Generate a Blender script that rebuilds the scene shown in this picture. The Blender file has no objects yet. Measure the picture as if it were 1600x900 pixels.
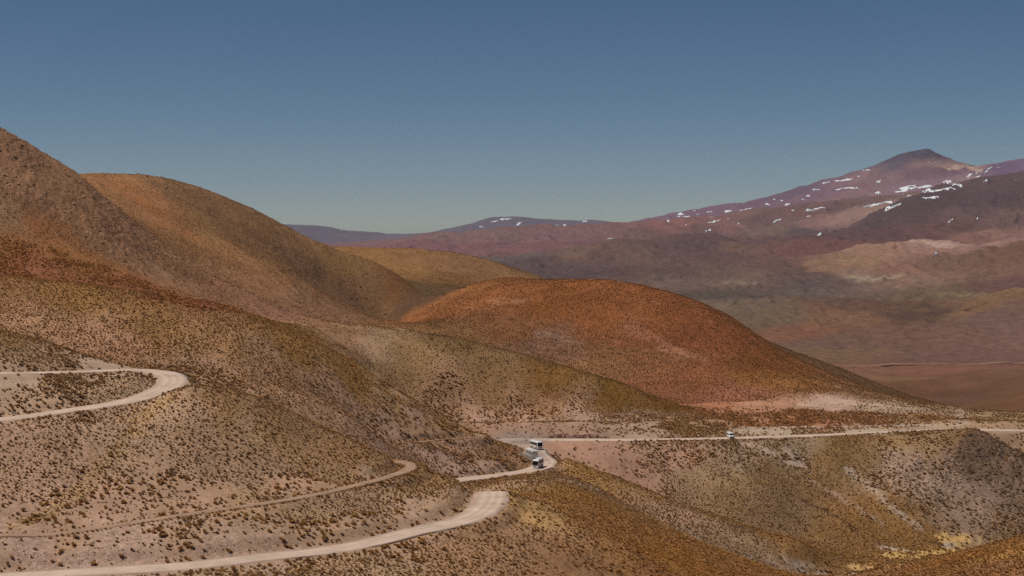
import bpy, math, random
import numpy as np
R = math.radians
random.seed(7); rng = np.random.default_rng(11)
scene = bpy.context.scene
COL = scene.collection

# ------------------------------------------------------------------ camera, sky, sun, exposure
F = 2222.0; PITCH = math.atan(100 / F)
cam = bpy.data.cameras.new('camera'); camo = bpy.data.objects.new('camera', cam); COL.objects.link(camo)
cam.sensor_width = 36.0; cam.lens = 36.0 * F / 1600.0
cam.clip_start = 0.5; cam.clip_end = 90000.0
camo.location = (0, 0, 0); camo.rotation_euler = (R(90) - PITCH, 0, 0)
scene.camera = camo

SUN_EL, SUN_AZ = 63.0, -98.0           # azimuth measured from +Y (view direction), negative = left
sd = (math.sin(R(SUN_AZ)) * math.cos(R(SUN_EL)), math.cos(R(SUN_AZ)) * math.cos(R(SUN_EL)), math.sin(R(SUN_EL)))
world = bpy.data.worlds.new('World'); scene.world = world; world.use_nodes = True
wn = world.node_tree; wn.nodes.clear()
sky = wn.nodes.new('ShaderNodeTexSky'); sky.sky_type = 'NISHITA'; sky.sun_disc = False
sky.sun_elevation = R(SUN_EL); sky.sun_rotation = R(SUN_AZ)
sky.altitude = 4000.0; sky.air_density = 1.0; sky.dust_density = 0.3; sky.ozone_density = 1.5
hs = wn.nodes.new('ShaderNodeHueSaturation'); hs.inputs['Saturation'].default_value = 1.15
bg = wn.nodes.new('ShaderNodeBackground'); bg.inputs['Strength'].default_value = 0.056
wo = wn.nodes.new('ShaderNodeOutputWorld')
wn.links.new(sky.outputs[0], hs.inputs['Color']); wn.links.new(hs.outputs[0], bg.inputs[0]); wn.links.new(bg.outputs[0], wo.inputs[0])
sl = bpy.data.lights.new('sun', 'SUN'); sl.energy = 4.8; sl.angle = R(0.53); sl.color = (1.0, 0.93, 0.83)
so = bpy.data.objects.new('sun', sl); COL.objects.link(so)
import mathutils
so.rotation_euler = mathutils.Vector(sd).to_track_quat('Z', 'Y').to_euler()
scene.view_settings.view_transform = 'Standard'; scene.view_settings.look = 'None'
scene.view_settings.gamma = 1.0; scene.view_settings.use_curve_mapping = False
scene.view_settings.exposure = -0.35
scene.cycles.use_denoising = False
scene.cycles.volume_bounces = 0; scene.cycles.max_bounces = 4
scene.cycles.volume_step_rate = 1.0

HAZE_DENSITY = 0.9e-5

# ------------------------------------------------------------------ small helpers
def lin(c):
    c = np.asarray(c, float) / 255.0
    return np.where(c <= 0.04045, c / 12.92, ((c + 0.055) / 1.055) ** 2.4)

def px2us(px, py):                       # picture point -> (X/Y, Z/Y) of its ray
    a = (np.asarray(px, float) - 800) / F; b = (450 - np.asarray(py, float)) / F
    Y = math.cos(PITCH) + b * math.sin(PITCH); Z = -math.sin(PITCH) + b * math.cos(PITCH)
    return a / Y, Z / Y

def tag(o, label=None, cat=None, group=None, kind=None):
    if label: o['label'] = label
    if cat: o['category'] = cat
    if group: o['group'] = group
    if kind: o['kind'] = kind
    return o

def link(name, me, mat=None, parent=None):
    o = bpy.data.objects.new(name, me); COL.objects.link(o)
    if mat is not None: me.materials.append(mat)
    if parent is not None: o.parent = parent
    return o

def fast_mesh(name, V, Fc, smooth=False, attrs=None):
    """V (n,3), Fc (m,3|4) arrays -> mesh"""
    me = bpy.data.meshes.new(name)
    V = np.ascontiguousarray(V, np.float32); Fc = np.ascontiguousarray(Fc, np.int32)
    k = Fc.shape[1]
    me.vertices.add(len(V)); me.vertices.foreach_set('co', V.ravel())
    me.loops.add(Fc.size); me.loops.foreach_set('vertex_index', Fc.ravel())
    me.polygons.add(len(Fc)); me.polygons.foreach_set('loop_start', np.arange(0, Fc.size, k, dtype=np.int32))
    me.polygons.foreach_set('loop_total', np.full(len(Fc), k, np.int32))
    if smooth: me.polygons.foreach_set('use_smooth', np.ones(len(Fc), bool))
    me.update(calc_edges=True)
    for n, a in (attrs or {}).items():
        a = np.ascontiguousarray(a, np.float32)
        if a.ndim == 2:
            at = me.attributes.new(n, 'FLOAT_COLOR', 'POINT')
            at.data.foreach_set('color', np.concatenate([a, np.ones((len(a), 1), np.float32)], 1).ravel())
        else:
            at = me.attributes.new(n, 'FLOAT', 'POINT'); at.data.foreach_set('value', a)
    return me

# gradient-free value noise (smooth), vectorised
_P = rng.random((256, 256)).astype(np.float32)
def vnoise(x, y):
    xi = np.floor(x).astype(np.int64); yi = np.floor(y).astype(np.int64)
    fx = (x - xi).astype(np.float32); fy = (y - yi).astype(np.float32)
    fx = fx * fx * fx * (fx * (fx * 6 - 15) + 10); fy = fy * fy * fy * (fy * (fy * 6 - 15) + 10)
    a = _P[xi & 255, yi & 255]; b = _P[(xi + 1) & 255, yi & 255]
    c = _P[xi & 255, (yi + 1) & 255]; d = _P[(xi + 1) & 255, (yi + 1) & 255]
    return (a + (b - a) * fx) * (1 - fy) + (c + (d - c) * fx) * fy - 0.5
def fbm(x, y, o=4, g=0.5):
    s = 0; a = 1.0
    for i in range(o):
        s = s + a * vnoise(x + 17.3 * i, y - 9.1 * i); x, y = x * 1.93 + y * 0.52, y * 1.93 - x * 0.52; a *= g
    return s

# ------------------------------------------------------------------ the shape of the land
# crest and valley lines: (picture x, picture y, distance in metres)
C = {}
C['under'] = [(-260, 1010, 205), (400, 1015, 215), (900, 1015, 235), (1300, 1010, 250), (1860, 985, 215)]
C['bottom'] = [(-260, 918, 270), (0, 908, 279), (300, 905, 284), (500, 898, 292), (700, 898, 308), (900, 900, 328), (1100, 900, 372), (1200, 905, 400), (1330, 912, 400), (1450, 905, 345), (1600, 893, 310), (1860, 870, 290)]
C['right_front'] = [(1260, 905, 440), (1330, 897, 440), (1400, 885, 438), (1450, 873, 432), (1520, 859, 428), (1600, 838, 420), (1720, 805, 410), (1860, 775, 400)]
C['stream'] = [(1270, 896, 500), (1340, 893, 512), (1400, 873, 535), (1450, 865, 552), (1500, 849, 578), (1600, 850, 590), (1860, 850, 600)]
C['mid_slope'] = [(800, 840, 342), (900, 830, 362), (1000, 850, 385), (900, 775, 440), (835, 800, 372), (1100, 872, 408), (1000, 885, 354), (800, 870, 328), (600, 880, 308)]
C['low_crest'] = [(880, 742, 520), (940, 765, 495), (1000, 800, 470), (1050, 827, 455), (1100, 850, 442), (1200, 888, 425)]
C['low_gully'] = [(880, 752, 555), (1000, 806, 505), (1100, 850, 475), (1200, 886, 455)]
C['long_crest'] = [(866, 712, 575), (900, 727, 565), (950, 745, 555), (1000, 765, 546), (1050, 785, 538), (1100, 801, 530), (1150, 817, 522), (1200, 835, 516), (1250, 852, 508)]
C['long_back'] = [(905, 733, 585), (950, 748, 583), (1050, 790, 573), (1150, 822, 560), (1250, 856, 545)]
C['pink_slope'] = [(900, 715, 605), (950, 725, 600), (1000, 740, 600), (1100, 775, 590), (1050, 715, 625), (1150, 720, 625), (1200, 760, 603), (1200, 800, 580), (1270, 800, 590), (1330, 850, 560), (1250, 720, 640), (1320, 780, 610)]
C['knoll_gully'] = [(1345, 745, 630), (1390, 780, 605), (1440, 820, 585)]
C['knoll_face'] = [(1400, 750, 628), (1450, 780, 612), (1500, 800, 605), (1500, 740, 635), (1560, 780, 620), (1600, 800, 615), (1440, 700, 650), (1700, 820, 612)]
C['knoll'] = [(1260, 683, 664), (1300, 681, 668), (1350, 680, 672), (1400, 677, 675), (1450, 675, 676), (1500, 672, 676), (1515, 671, 676), (1535, 676, 670), (1560, 690, 662), (1590, 711, 655), (1620, 722, 650), (1700, 750, 642), (1860, 790, 635)]
C['knoll_back'] = [(1545, 700, 685), (1570, 712, 683), (1600, 722, 680), (1700, 735, 675), (1860, 745, 670)]
C['terrace_front'] = [(830, 691, 633), (900, 691, 633), (1000, 692, 634), (1100, 690, 642), (1200, 688, 652)]
C['terrace'] = [(760, 660, 700), (850, 664, 690), (950, 664, 690), (1050, 660, 700), (1150, 655, 718), (1250, 650, 735), (1350, 648, 750), (1450, 652, 750), (1550, 658, 745), (1700, 662, 740)]
C['terrace_back'] = [(700, 640, 742), (800, 641, 742), (900, 641, 742), (1000, 641, 745), (1080, 631, 780), (1200, 629, 790), (1300, 628, 800)]
C['near_bank'] = [(0, 870, 295), (200, 868, 300), (400, 850, 312), (560, 828, 330), (680, 800, 352)]
C['lower_nose'] = [(560, 765, 368), (620, 752, 380), (660, 737, 393), (700, 747, 392), (730, 757, 389), (744, 765, 384)]
C['lower_nose_back'] = [(660, 748, 420), (680, 758, 425), (775, 778, 420), (800, 778, 430)]
C['nose_face'] = [(700, 780, 365), (600, 790, 355), (500, 815, 335)]
C['right_of_road'] = [(740, 757, 480), (770, 760, 460), (790, 766, 425), (845, 775, 405), (830, 752, 465), (870, 745, 520), (805, 812, 362)]
C['cone'] = [(280, 612, 398), (300, 604, 404), (330, 606, 404), (360, 612, 404), (400, 624, 403), (440, 643, 402), (480, 663, 401), (520, 681, 400), (560, 697, 399), (600, 711, 398), (618, 717, 397)]
C['cone_back'] = [(340, 622, 450), (400, 636, 455), (460, 664, 455), (520, 690, 450), (590, 715, 440), (640, 740, 435)]
C['cone_face'] = [(300, 700, 370), (400, 720, 370), (500, 720, 381), (300, 760, 350), (420, 760, 359)]
C['left_gully'] = [(235, 640, 392), (190, 700, 366), (135, 765, 343), (60, 800, 328)]
C['left_face'] = [(100, 660, 374), (40, 720, 352), (100, 730, 350), (0, 790, 329), (-150, 700, 356), (-150, 790, 326)]
C['island'] = [(0, 620, 396), (100, 612, 404), (200, 598, 420), (-150, 622, 392)]
C['small_hill'] = [(-260, 500, 480), (-100, 508, 480), (0, 518, 478), (60, 530, 474), (110, 548, 468), (145, 563, 460), (185, 574, 452)]
C['small_hill_back'] = [(-100, 525, 520), (0, 530, 520), (100, 556, 510), (180, 575, 495), (250, 580, 485)]
C['hill_face'] = [(100, 500, 555), (250, 530, 540), (350, 560, 520), (0, 480, 575), (450, 600, 515), (550, 650, 510), (640, 690, 525)]
C['spur_foot'] = [(700, 738, 508), (760, 725, 535), (800, 722, 565)]
C['spur'] = [(-260, 410, 640), (-100, 422, 630), (0, 432, 622), (100, 443, 608), (200, 461, 592), (280, 475, 580), (350, 490, 570), (400, 505, 562), (430, 518, 560), (500, 556, 560), (560, 589, 563), (600, 611, 568), (640, 631, 574), (680, 650, 580), (720, 669, 585), (760, 688, 590), (800, 706, 594), (820, 715, 594)]
C['spur_back'] = [(-100, 428, 700), (0, 436, 700), (200, 466, 680), (350, 494, 655), (430, 524, 650), (500, 562, 650), (560, 596, 650), (640, 640, 650), (720, 676, 650), (790, 698, 645)]
C['olive'] = [(400, 493, 830), (450, 498, 838), (500, 505, 830), (560, 509, 822), (600, 513, 815), (650, 520, 808), (700, 531, 800), (750, 543, 795), (800, 555, 790), (850, 568, 785), (900, 582, 780), (950, 596, 773), (1000, 612, 765), (1040, 626, 757), (1070, 637, 748)]
C['olive_face'] = [(600, 580, 755), (700, 590, 757), (800, 600, 760), (900, 615, 757), (1000, 632, 752), (520, 540, 745)]
C['olive_back'] = [(500, 510, 925), (600, 520, 915), (700, 541, 900), (800, 566, 880), (900, 594, 860), (1000, 620, 835), (1060, 634, 810)]
C['red'] = [(600, 505, 1150), (640, 486, 1150), (690, 461, 1160), (740, 444, 1170), (800, 435, 1180), (850, 438, 1170), (870, 438, 1165), (900, 437, 1160), (960, 440, 1150), (1000, 447, 1140), (1050, 460, 1120), (1100, 477, 1090), (1140, 495, 1060), (1170, 515, 1030), (1200, 536, 1000), (1230, 552, 980), (1267, 571, 960), (1300, 590, 930), (1330, 603, 905), (1390, 617, 890), (1450, 631, 860), (1500, 640, 840), (1560, 644, 830), (1620, 643, 830), (1860, 640, 830)]
C['red_face'] = [(700, 500, 1040), (800, 500, 1030), (900, 510, 1010), (1000, 520, 985), (1100, 550, 930), (1150, 590, 870), (1000, 580, 890), (900, 560, 930), (1250, 600, 860), (1300, 610, 845)]
C['red_back'] = [(800, 447, 1300), (900, 450, 1290), (1000, 465, 1260), (1100, 497, 1200), (1170, 535, 1130), (1230, 568, 1080), (1300, 602, 1020), (1400, 626, 980), (1500, 650, 960), (1620, 655, 950), (1860, 655, 950)]
C['sliver'] = [(1180, 524, 1290), (1225, 544, 1250), (1262, 557, 1230), (1300, 570, 1200), (1340, 590, 1170), (1385, 610, 1130), (1420, 624, 1100)]
C['sliver_back'] = [(1230, 565, 1450), (1330, 610, 1400), (1420, 640, 1350), (1550, 660, 1250), (1750, 660, 1250)]
C['brown_face'] = [(1480, 635, 1500), (1550, 625, 1450), (1650, 620, 1400), (1600, 600, 1580)]
C['brown'] = [(1290, 606, 2100), (1340, 604, 2050), (1400, 600, 1980), (1450, 592, 1920), (1520, 582, 1850), (1600, 573, 1780), (1700, 566, 1700), (1860, 555, 1600)]
C['brown_back'] = [(1300, 600, 2500), (1450, 596, 2400), (1600, 588, 2300), (1860, 580, 2200)]
C['plain'] = [(1100, 590, 2700), (1250, 580, 2900), (1400, 576, 2950), (1600, 573, 3000), (1860, 570, 3000)]
C['plain_back'] = [(1050, 570, 3300), (1250, 566, 3400), (1400, 564, 3450), (1600, 561, 3500), (1860, 559, 3500)]
C['rib'] = [(-260, 92, 830), (-150, 145, 840), (-60, 186, 850), (0, 210, 855), (40, 228, 862), (75, 250, 870), (100, 262, 876), (125, 276, 884), (160, 306, 890), (200, 338, 895), (240, 370, 896), (280, 400, 893), (340, 434, 885), (400, 463, 872), (450, 486, 862)]
C['rib_face'] = [(0, 335, 785), (100, 360, 790), (200, 410, 790), (0, 400, 735), (-150, 330, 770), (100, 410, 740), (280, 460, 760), (-260, 400, 720)]
C['left_back'] = [(-260, 160, 960), (-150, 200, 970), (-60, 235, 975), (-260, 300, 1200), (-100, 300, 1200), (-260, 340, 1450), (0, 310, 1400), (120, 310, 1400), (-260, 400, 1900), (0, 400, 1900), (-260, 92, 830)]
C['rib_back'] = [(125, 295, 980), (200, 345, 975), (280, 405, 965), (340, 438, 960), (400, 466, 950), (460, 490, 940), (0, 250, 1000)]
C['big'] = [(-200, 265, 1130), (0, 270, 1140), (125, 276, 1150), (160, 278, 1155), (200, 282, 1165), (240, 284, 1172), (265, 286, 1180), (300, 296, 1190), (330, 305, 1200), (365, 318, 1210), (400, 332, 1220), (440, 350, 1235), (475, 370, 1250), (500, 384, 1250), (530, 397, 1245), (560, 411, 1240), (600, 429, 1230), (640, 450, 1215), (668, 468, 1200)]
C['big_face'] = [(300, 370, 1060), (400, 410, 1060), (480, 450, 1060), (550, 480, 1080), (350, 425, 985)]
C['v_floor'] = [(560, 499, 1010), (600, 506, 1080), (640, 500, 1230)]
C['big_back'] = [(265, 300, 1350), (400, 346, 1380), (500, 396, 1400), (560, 422, 1400), (640, 460, 1380)]
C['third'] = [(400, 392, 1720), (500, 387, 1715), (560, 389, 1705), (600, 390, 1695), (640, 389, 1685), (700, 395, 1660), (740, 405, 1640), (780, 418, 1620), (820, 432, 1600), (870, 450, 1580), (950, 480, 1550)]
C['third_face'] = [(600, 415, 1560), (700, 440, 1500), (620, 436, 1450), (740, 452, 1420)]
C['third_back'] = [(200, 400, 2100), (500, 402, 2100), (640, 410, 2050), (740, 425, 2000), (820, 450, 1950), (950, 500, 1900)]
C['valley'] = [(-200, 470, 3000), (200, 470, 3000), (600, 480, 3000), (800, 520, 2900), (950, 560, 2800)]
C['ridge_a'] = [(650, 475, 4800), (900, 474, 4900), (1020, 473, 5000), (1100, 471, 5000), (1180, 466, 5000), (1260, 470, 4900), (1340, 466, 4900), (1400, 480, 4750), (1440, 489, 4650), (1480, 484, 4600), (1540, 466, 4600), (1600, 453, 4600), (1860, 430, 4600)]
C['ridge_a_back'] = [(900, 470, 5400), (1100, 470, 5400), (1180, 468, 5400), (1260, 471, 5350), (1340, 468, 5350), (1430, 482, 5200), (1480, 478, 5100), (1600, 455, 5000)]
C['ridge_b_face'] = [(800, 450, 6000), (1000, 448, 6000), (1150, 445, 6000), (1330, 432, 6300), (1450, 420, 6500), (1400, 455, 5700)]
C['ridge_b'] = [(650, 432, 6600), (780, 425, 6800), (900, 421, 7000), (1000, 417, 7100), (1080, 424, 7100), (1150, 415, 7200), (1210, 404, 7200), (1280, 400, 7300), (1340, 386, 7500), (1400, 380, 7700), (1450, 376, 7800), (1490, 385, 7800), (1530, 392, 7900), (1600, 362, 8200), (1860, 330, 8300)]
C['ridge_b_back'] = [(900, 417, 7600), (1080, 420, 7700), (1210, 404, 7800), (1340, 388, 8200), (1450, 380, 8400), (1530, 388, 8500)]
C['ridge_c'] = [(650, 408, 8300), (780, 402, 8600), (840, 396, 8700), (890, 388, 8800), (960, 375, 9000), (1010, 376, 9000), (1080, 365, 9200), (1120, 367, 9200), (1160, 378, 9200), (1220, 374, 9400), (1280, 371, 9700)]
C['ridge_c_back'] = [(650, 400, 9600), (800, 392, 9700), (960, 378, 9900), (1080, 370, 10000), (1150, 374, 10000), (1240, 368, 10200)]
C['dark_ridge'] = [(1290, 366, 10600), (1340, 346, 11000), (1380, 327, 11300), (1410, 313, 11500), (1440, 301, 11800), (1500, 290, 12000), (1560, 277, 12200), (1600, 273, 12400), (1700, 266, 12500), (1860, 262, 12600)]
C['dark_face'] = [(1400, 350, 10000), (1500, 330, 10000), (1600, 318, 10200), (1750, 300, 10200)]
C['dark_back'] = [(1440, 304, 13000), (1500, 294, 13300), (1600, 280, 13600), (1860, 270, 13800)]
C['mid_ridge'] = [(400, 392, 11500), (500, 388, 11800), (600, 379, 12000), (660, 372, 12300), (700, 366, 12500), (780, 359, 13000), (850, 356, 13000), (950, 351, 13500), (1060, 346, 13500), (1140, 337, 14000), (1200, 325, 14200), (1310, 315, 14500), (1400, 306, 14700)]
C['mid_back'] = [(600, 384, 14500), (780, 366, 15000), (950, 358, 15500), (1060, 348, 15500), (1200, 328, 15800), (1310, 316, 16000), (1400, 304, 16000)]
C['peak_face'] = [(1350, 292, 17500), (1450, 275, 17500), (1250, 308, 17500), (1500, 285, 16500), (1600, 272, 16500)]
C['peak'] = [(960, 351, 17500), (1000, 345, 17500), (1040, 336, 17800), (1110, 325, 18200), (1160, 318, 18500), (1200, 309, 18700), (1230, 300, 18900), (1260, 290, 19000), (1300, 278, 19000), (1350, 265, 19000), (1380, 253, 19000), (1400, 245, 19000), (1425, 238, 19000), (1440, 235, 19000), (1450, 232, 19000), (1458, 236, 19000), (1470, 244, 18900), (1490, 253, 18800), (1510, 259, 18700), (1530, 264, 18600), (1550, 259, 18500), (1580, 251, 18500), (1610, 248, 18500), (1700, 244, 18500), (1860, 260, 18500)]
C['peak_back'] = [(960, 372, 21500), (1110, 350, 22000), (1260, 322, 22500), (1450, 290, 23000), (1600, 290, 23000), (1860, 300, 23000)]
C['peak_shoulder'] = [(x_, y_ + 9, d_ * 1.06) for x_, y_, d_ in C['peak']]
C['dark_shoulder'] = [(x_, y_ + 6, d_ * 1.045) for x_, y_, d_ in C['dark_ridge']]
C['c_shoulder'] = [(x_, y_ + 4, d_ * 1.04) for x_, y_, d_ in C['ridge_c']]
C['b_shoulder'] = [(x_, y_ + 4, d_ * 1.035) for x_, y_, d_ in C['ridge_b']]
C['horizon'] = [(-260, 352, 26000), (0, 345, 26000), (200, 340, 26000), (380, 344, 26000), (440, 351, 26000), (480, 352, 26000), (510, 354, 26000), (535, 360, 26000), (560, 361, 26000), (595, 364, 26000), (620, 370, 26000), (637, 374, 26000), (655, 372, 26000), (675, 365, 26000), (690, 358, 26000), (725, 353, 26000), (750, 345, 26000), (775, 339, 26000), (800, 338, 26000), (830, 339, 26000), (860, 345, 26000), (890, 346, 26000), (920, 343, 26000), (950, 347, 26000), (1000, 354, 26000), (1200, 350, 26000), (1500, 340, 26500), (1860, 340, 26500)]
C['horizon_face'] = [(500, 378, 21000), (640, 382, 20000), (800, 360, 22500), (560, 376, 22500), (640, 381, 22500), (200, 372, 20500), (-200, 375, 20500)]
C['horizon_shoulder'] = [(x_, y_ + 6, 27800) for x_, y_, d_ in C['horizon']]
C['end'] = [(-260, 378, 32000), (200, 375, 32000), (640, 388, 32000), (800, 372, 32000), (1200, 375, 32000), (1600, 375, 32000), (1860, 375, 32000)]

# roads: (picture x, picture y, distance)
MAIN = [(-260, 921, 279), (-120, 909, 285), (-40, 904, 287), (60, 898, 290), (150, 892, 293), (250, 887, 297), (330, 880, 301), (400, 871, 306), (500, 861, 315), (580, 847, 324), (650, 829, 335), (700, 819, 344), (735, 808, 353), (756, 795, 363), (766, 780, 377), (767, 767, 392), (758, 775, 408), (740, 782, 425), (715, 780, 442), (694, 768, 460), (690, 758, 478), (706, 752, 492), (735, 747.5, 503), (780, 742, 516), (810, 738, 535), (832, 734, 551), (848, 728, 566), (852, 721, 579), (844, 714, 592), (838, 707, 604), (836, 701, 615), (822, 696, 624), (800, 693, 631), (784, 691, 636), (780, 689, 641), (800, 687, 646), (850, 687, 647), (920, 687, 647), (1000, 687, 648), (1080, 686, 652), (1141, 684.5, 656), (1220, 682, 666), (1300, 679, 678), (1360, 676, 688), (1420, 673.5, 697), (1480, 671.5, 704), (1540, 671.5, 707), (1600, 672.5, 706), (1700, 674, 704), (1860, 676, 700)]
LEFT = [(-260, 680, 362), (-120, 668, 368), (0, 655, 376), (60, 648, 382), (120, 639, 390), (180, 630, 399), (220, 621, 407), (250, 610, 416), (268, 598, 426), (266, 587, 436), (246, 581, 443), (215, 578.5, 446), (180, 578.5, 443), (140, 580, 437), (70, 582, 427), (0, 583, 419), (-120, 585, 408), (-260, 588, 396)]
TRACK = [(-200, 856, 300), (-80, 842, 304), (0, 836, 308), (80, 834, 309), (160, 823, 315), (240, 811, 322), (320, 799, 330), (420, 785, 341), (500, 771, 353), (560, 757, 366), (610, 744, 379), (638, 733, 390), (640, 725, 399), (625, 719.5, 404)]
TRACK2 = [(590, 693, 522), (640, 691, 535), (690, 687, 552), (730, 684, 566), (752, 681.5, 576), (745, 679, 581), (722, 676, 581)]

def catmull(P, step):
    P = np.asarray(P, float); out = []
    Q = np.vstack([2 * P[0] - P[1], P, 2 * P[-1] - P[-2]])
    for i in range(1, len(Q) - 2):
        p0, p1, p2, p3 = Q[i - 1:i + 3]
        n = max(2, int(np.linalg.norm(p2 - p1) / step))
        for t in np.arange(n) / n:
            out.append(0.5 * ((2 * p1) + (-p0 + p2) * t + (2 * p0 - 5 * p1 + 4 * p2 - p3) * t * t + (-p0 + 3 * p1 - 3 * p2 + p3) * t ** 3))
    out.append(P[-1]); return np.array(out)

def to_world(P):
    P = np.asarray(P, float); u, s = px2us(P[:, 0], P[:, 1]); d = P[:, 2]
    return np.stack([u * d, d, s * d], 1)

def road_path(P, step=1.0, sm=9):
    W = catmull(to_world(P), step)
    k = np.hanning(sm * 2 + 3)[1:-1]; k /= k.sum()
    z = np.convolve(np.pad(W[:, 2], sm, mode='edge'), k, 'valid')
    W[:, 2] = z; return W
paths = {'main': road_path(MAIN), 'left': road_path(LEFT), 'track': road_path(TRACK), 'track2': road_path(TRACK2)}

pts = []
for k, L in C.items():
    L = np.asarray(L, float)
    if k in ('left_back', 'mid_slope', 'pink_slope', 'knoll_face', 'cone_face', 'left_face', 'hill_face', 'olive_face', 'red_face', 'big_face', 'rib_face', 'v_floor', 'third_face', 'ridge_b_face', 'dark_face', 'peak_face', 'brown_face', 'island', 'nose_face', 'right_of_road', 'horizon_face', 'knoll_gully', 'near_bank'):
        pts.append(L); continue
    L = L[np.argsort(L[:, 0])]
    for a, b in zip(L[:-1], L[1:]):
        n = max(1, int(round(abs(b[0] - a[0]) / 45)))
        t = (np.arange(n) / n)[:, None]; pts.append(a + (b - a) * t)
    pts.append(L[-1:])
for P, st in ((MAIN, 1), (LEFT, 1), (TRACK, 1), (TRACK2, 1)):
    pts.append(np.asarray(P, float)[::st])
pts = np.vstack(pts)
pu, ps = px2us(pts[:, 0], pts[:, 1]); pv = np.log(pts[:, 2])
keep = np.ones(len(pu), bool)           # drop near duplicates
for i in range(len(pu)):
    dd = np.hypot(pu[:i] - pu[i], pv[:i] - pv[i])
    if i and (dd[keep[:i]] < 0.0035).any(): keep[i] = False
pu, ps, pv = pu[keep], ps[keep], pv[keep]
def tps(r2): return 0.5 * r2 * np.log(r2 + 1e-12)
n = len(pu); r2 = (pu[:, None] - pu) ** 2 + (pv[:, None] - pv) ** 2
A = np.zeros((n + 3, n + 3)); A[:n, :n] = tps(r2) + np.eye(n) * 2e-6
A[:n, n] = 1; A[:n, n + 1] = pu; A[:n, n + 2] = pv; A[n:, :n] = A[:n, n:].T
wt = np.linalg.solve(A, np.concatenate([ps, np.zeros(3)]))
def land(u, v):
    u = np.asarray(u, float); v = np.asarray(v, float); o = wt[n] + wt[n + 1] * u + wt[n + 2] * v
    for i in range(n): o += wt[i] * tps((u - pu[i]) ** 2 + (v - pv[i]) ** 2)
    return o

U0, U1, DU = -0.49, 0.49, 0.00085
Ug = np.arange(U0, U1, DU)
V0, VM, V1 = math.log(205), math.log(1350), math.log(31500)
Vg = np.concatenate([np.arange(V0, VM, 0.0019), np.arange(VM, V1, 0.0042)])
# evaluate the spline coarsely and refine it with cubic steps
cu = np.arange(U0 - .03, U1 + .03, 0.0036); cv = np.arange(V0 - .03, V1 + .03, 0.0060)
CU, CV = np.meshgrid(cu, cv); CS = land(CU, CV)
def cubic_w(x, x0, h, m):
    t = (x - x0) / h; i = np.clip(np.floor(t).astype(int), 1, m - 3); f = t - i
    w = np.stack([((-f + 2) * f - 1) * f / 2, ((3 * f - 5) * f * f + 2) / 2, ((-3 * f + 4) * f + 1) * f / 2, (f - 1) * f * f / 2], 0)
    return i, w
iv, wv = cubic_w(Vg, cv[0], 0.0060, len(cv)); iu, wu = cubic_w(Ug, cu[0], 0.0036, len(cu))
T = sum(wv[k][:, None] * CS[iv + k - 1] for k in range(4))
S = sum(wu[k][None, :] * T[:, iu + k - 1] for k in range(4))
UU, VV = np.meshgrid(Ug, Vg); DD = np.exp(VV)
nv, nu = S.shape
S_base = S.copy()

def vis_s(Sx):
    cm = np.maximum.accumulate(Sx, 0); return cm
CM = vis_s(S_base)
def hit(px, py):                         # first land met by the ray through a picture point
    u, s = px2us(px, py); j = int(np.clip(round((u - U0) / DU), 0, nu - 1))
    a = np.nonzero(S_base[:, j] >= s)[0]
    i = a[0] if len(a) else nv - 1
    return u, Vg[i]

def grid_s(A_, u, v):
    a = np.clip(np.rint((u - U0) / DU).astype(int), 0, nu - 1); b = np.clip(np.searchsorted(Vg, v), 0, nv - 1)
    return A_[b, a]
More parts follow.
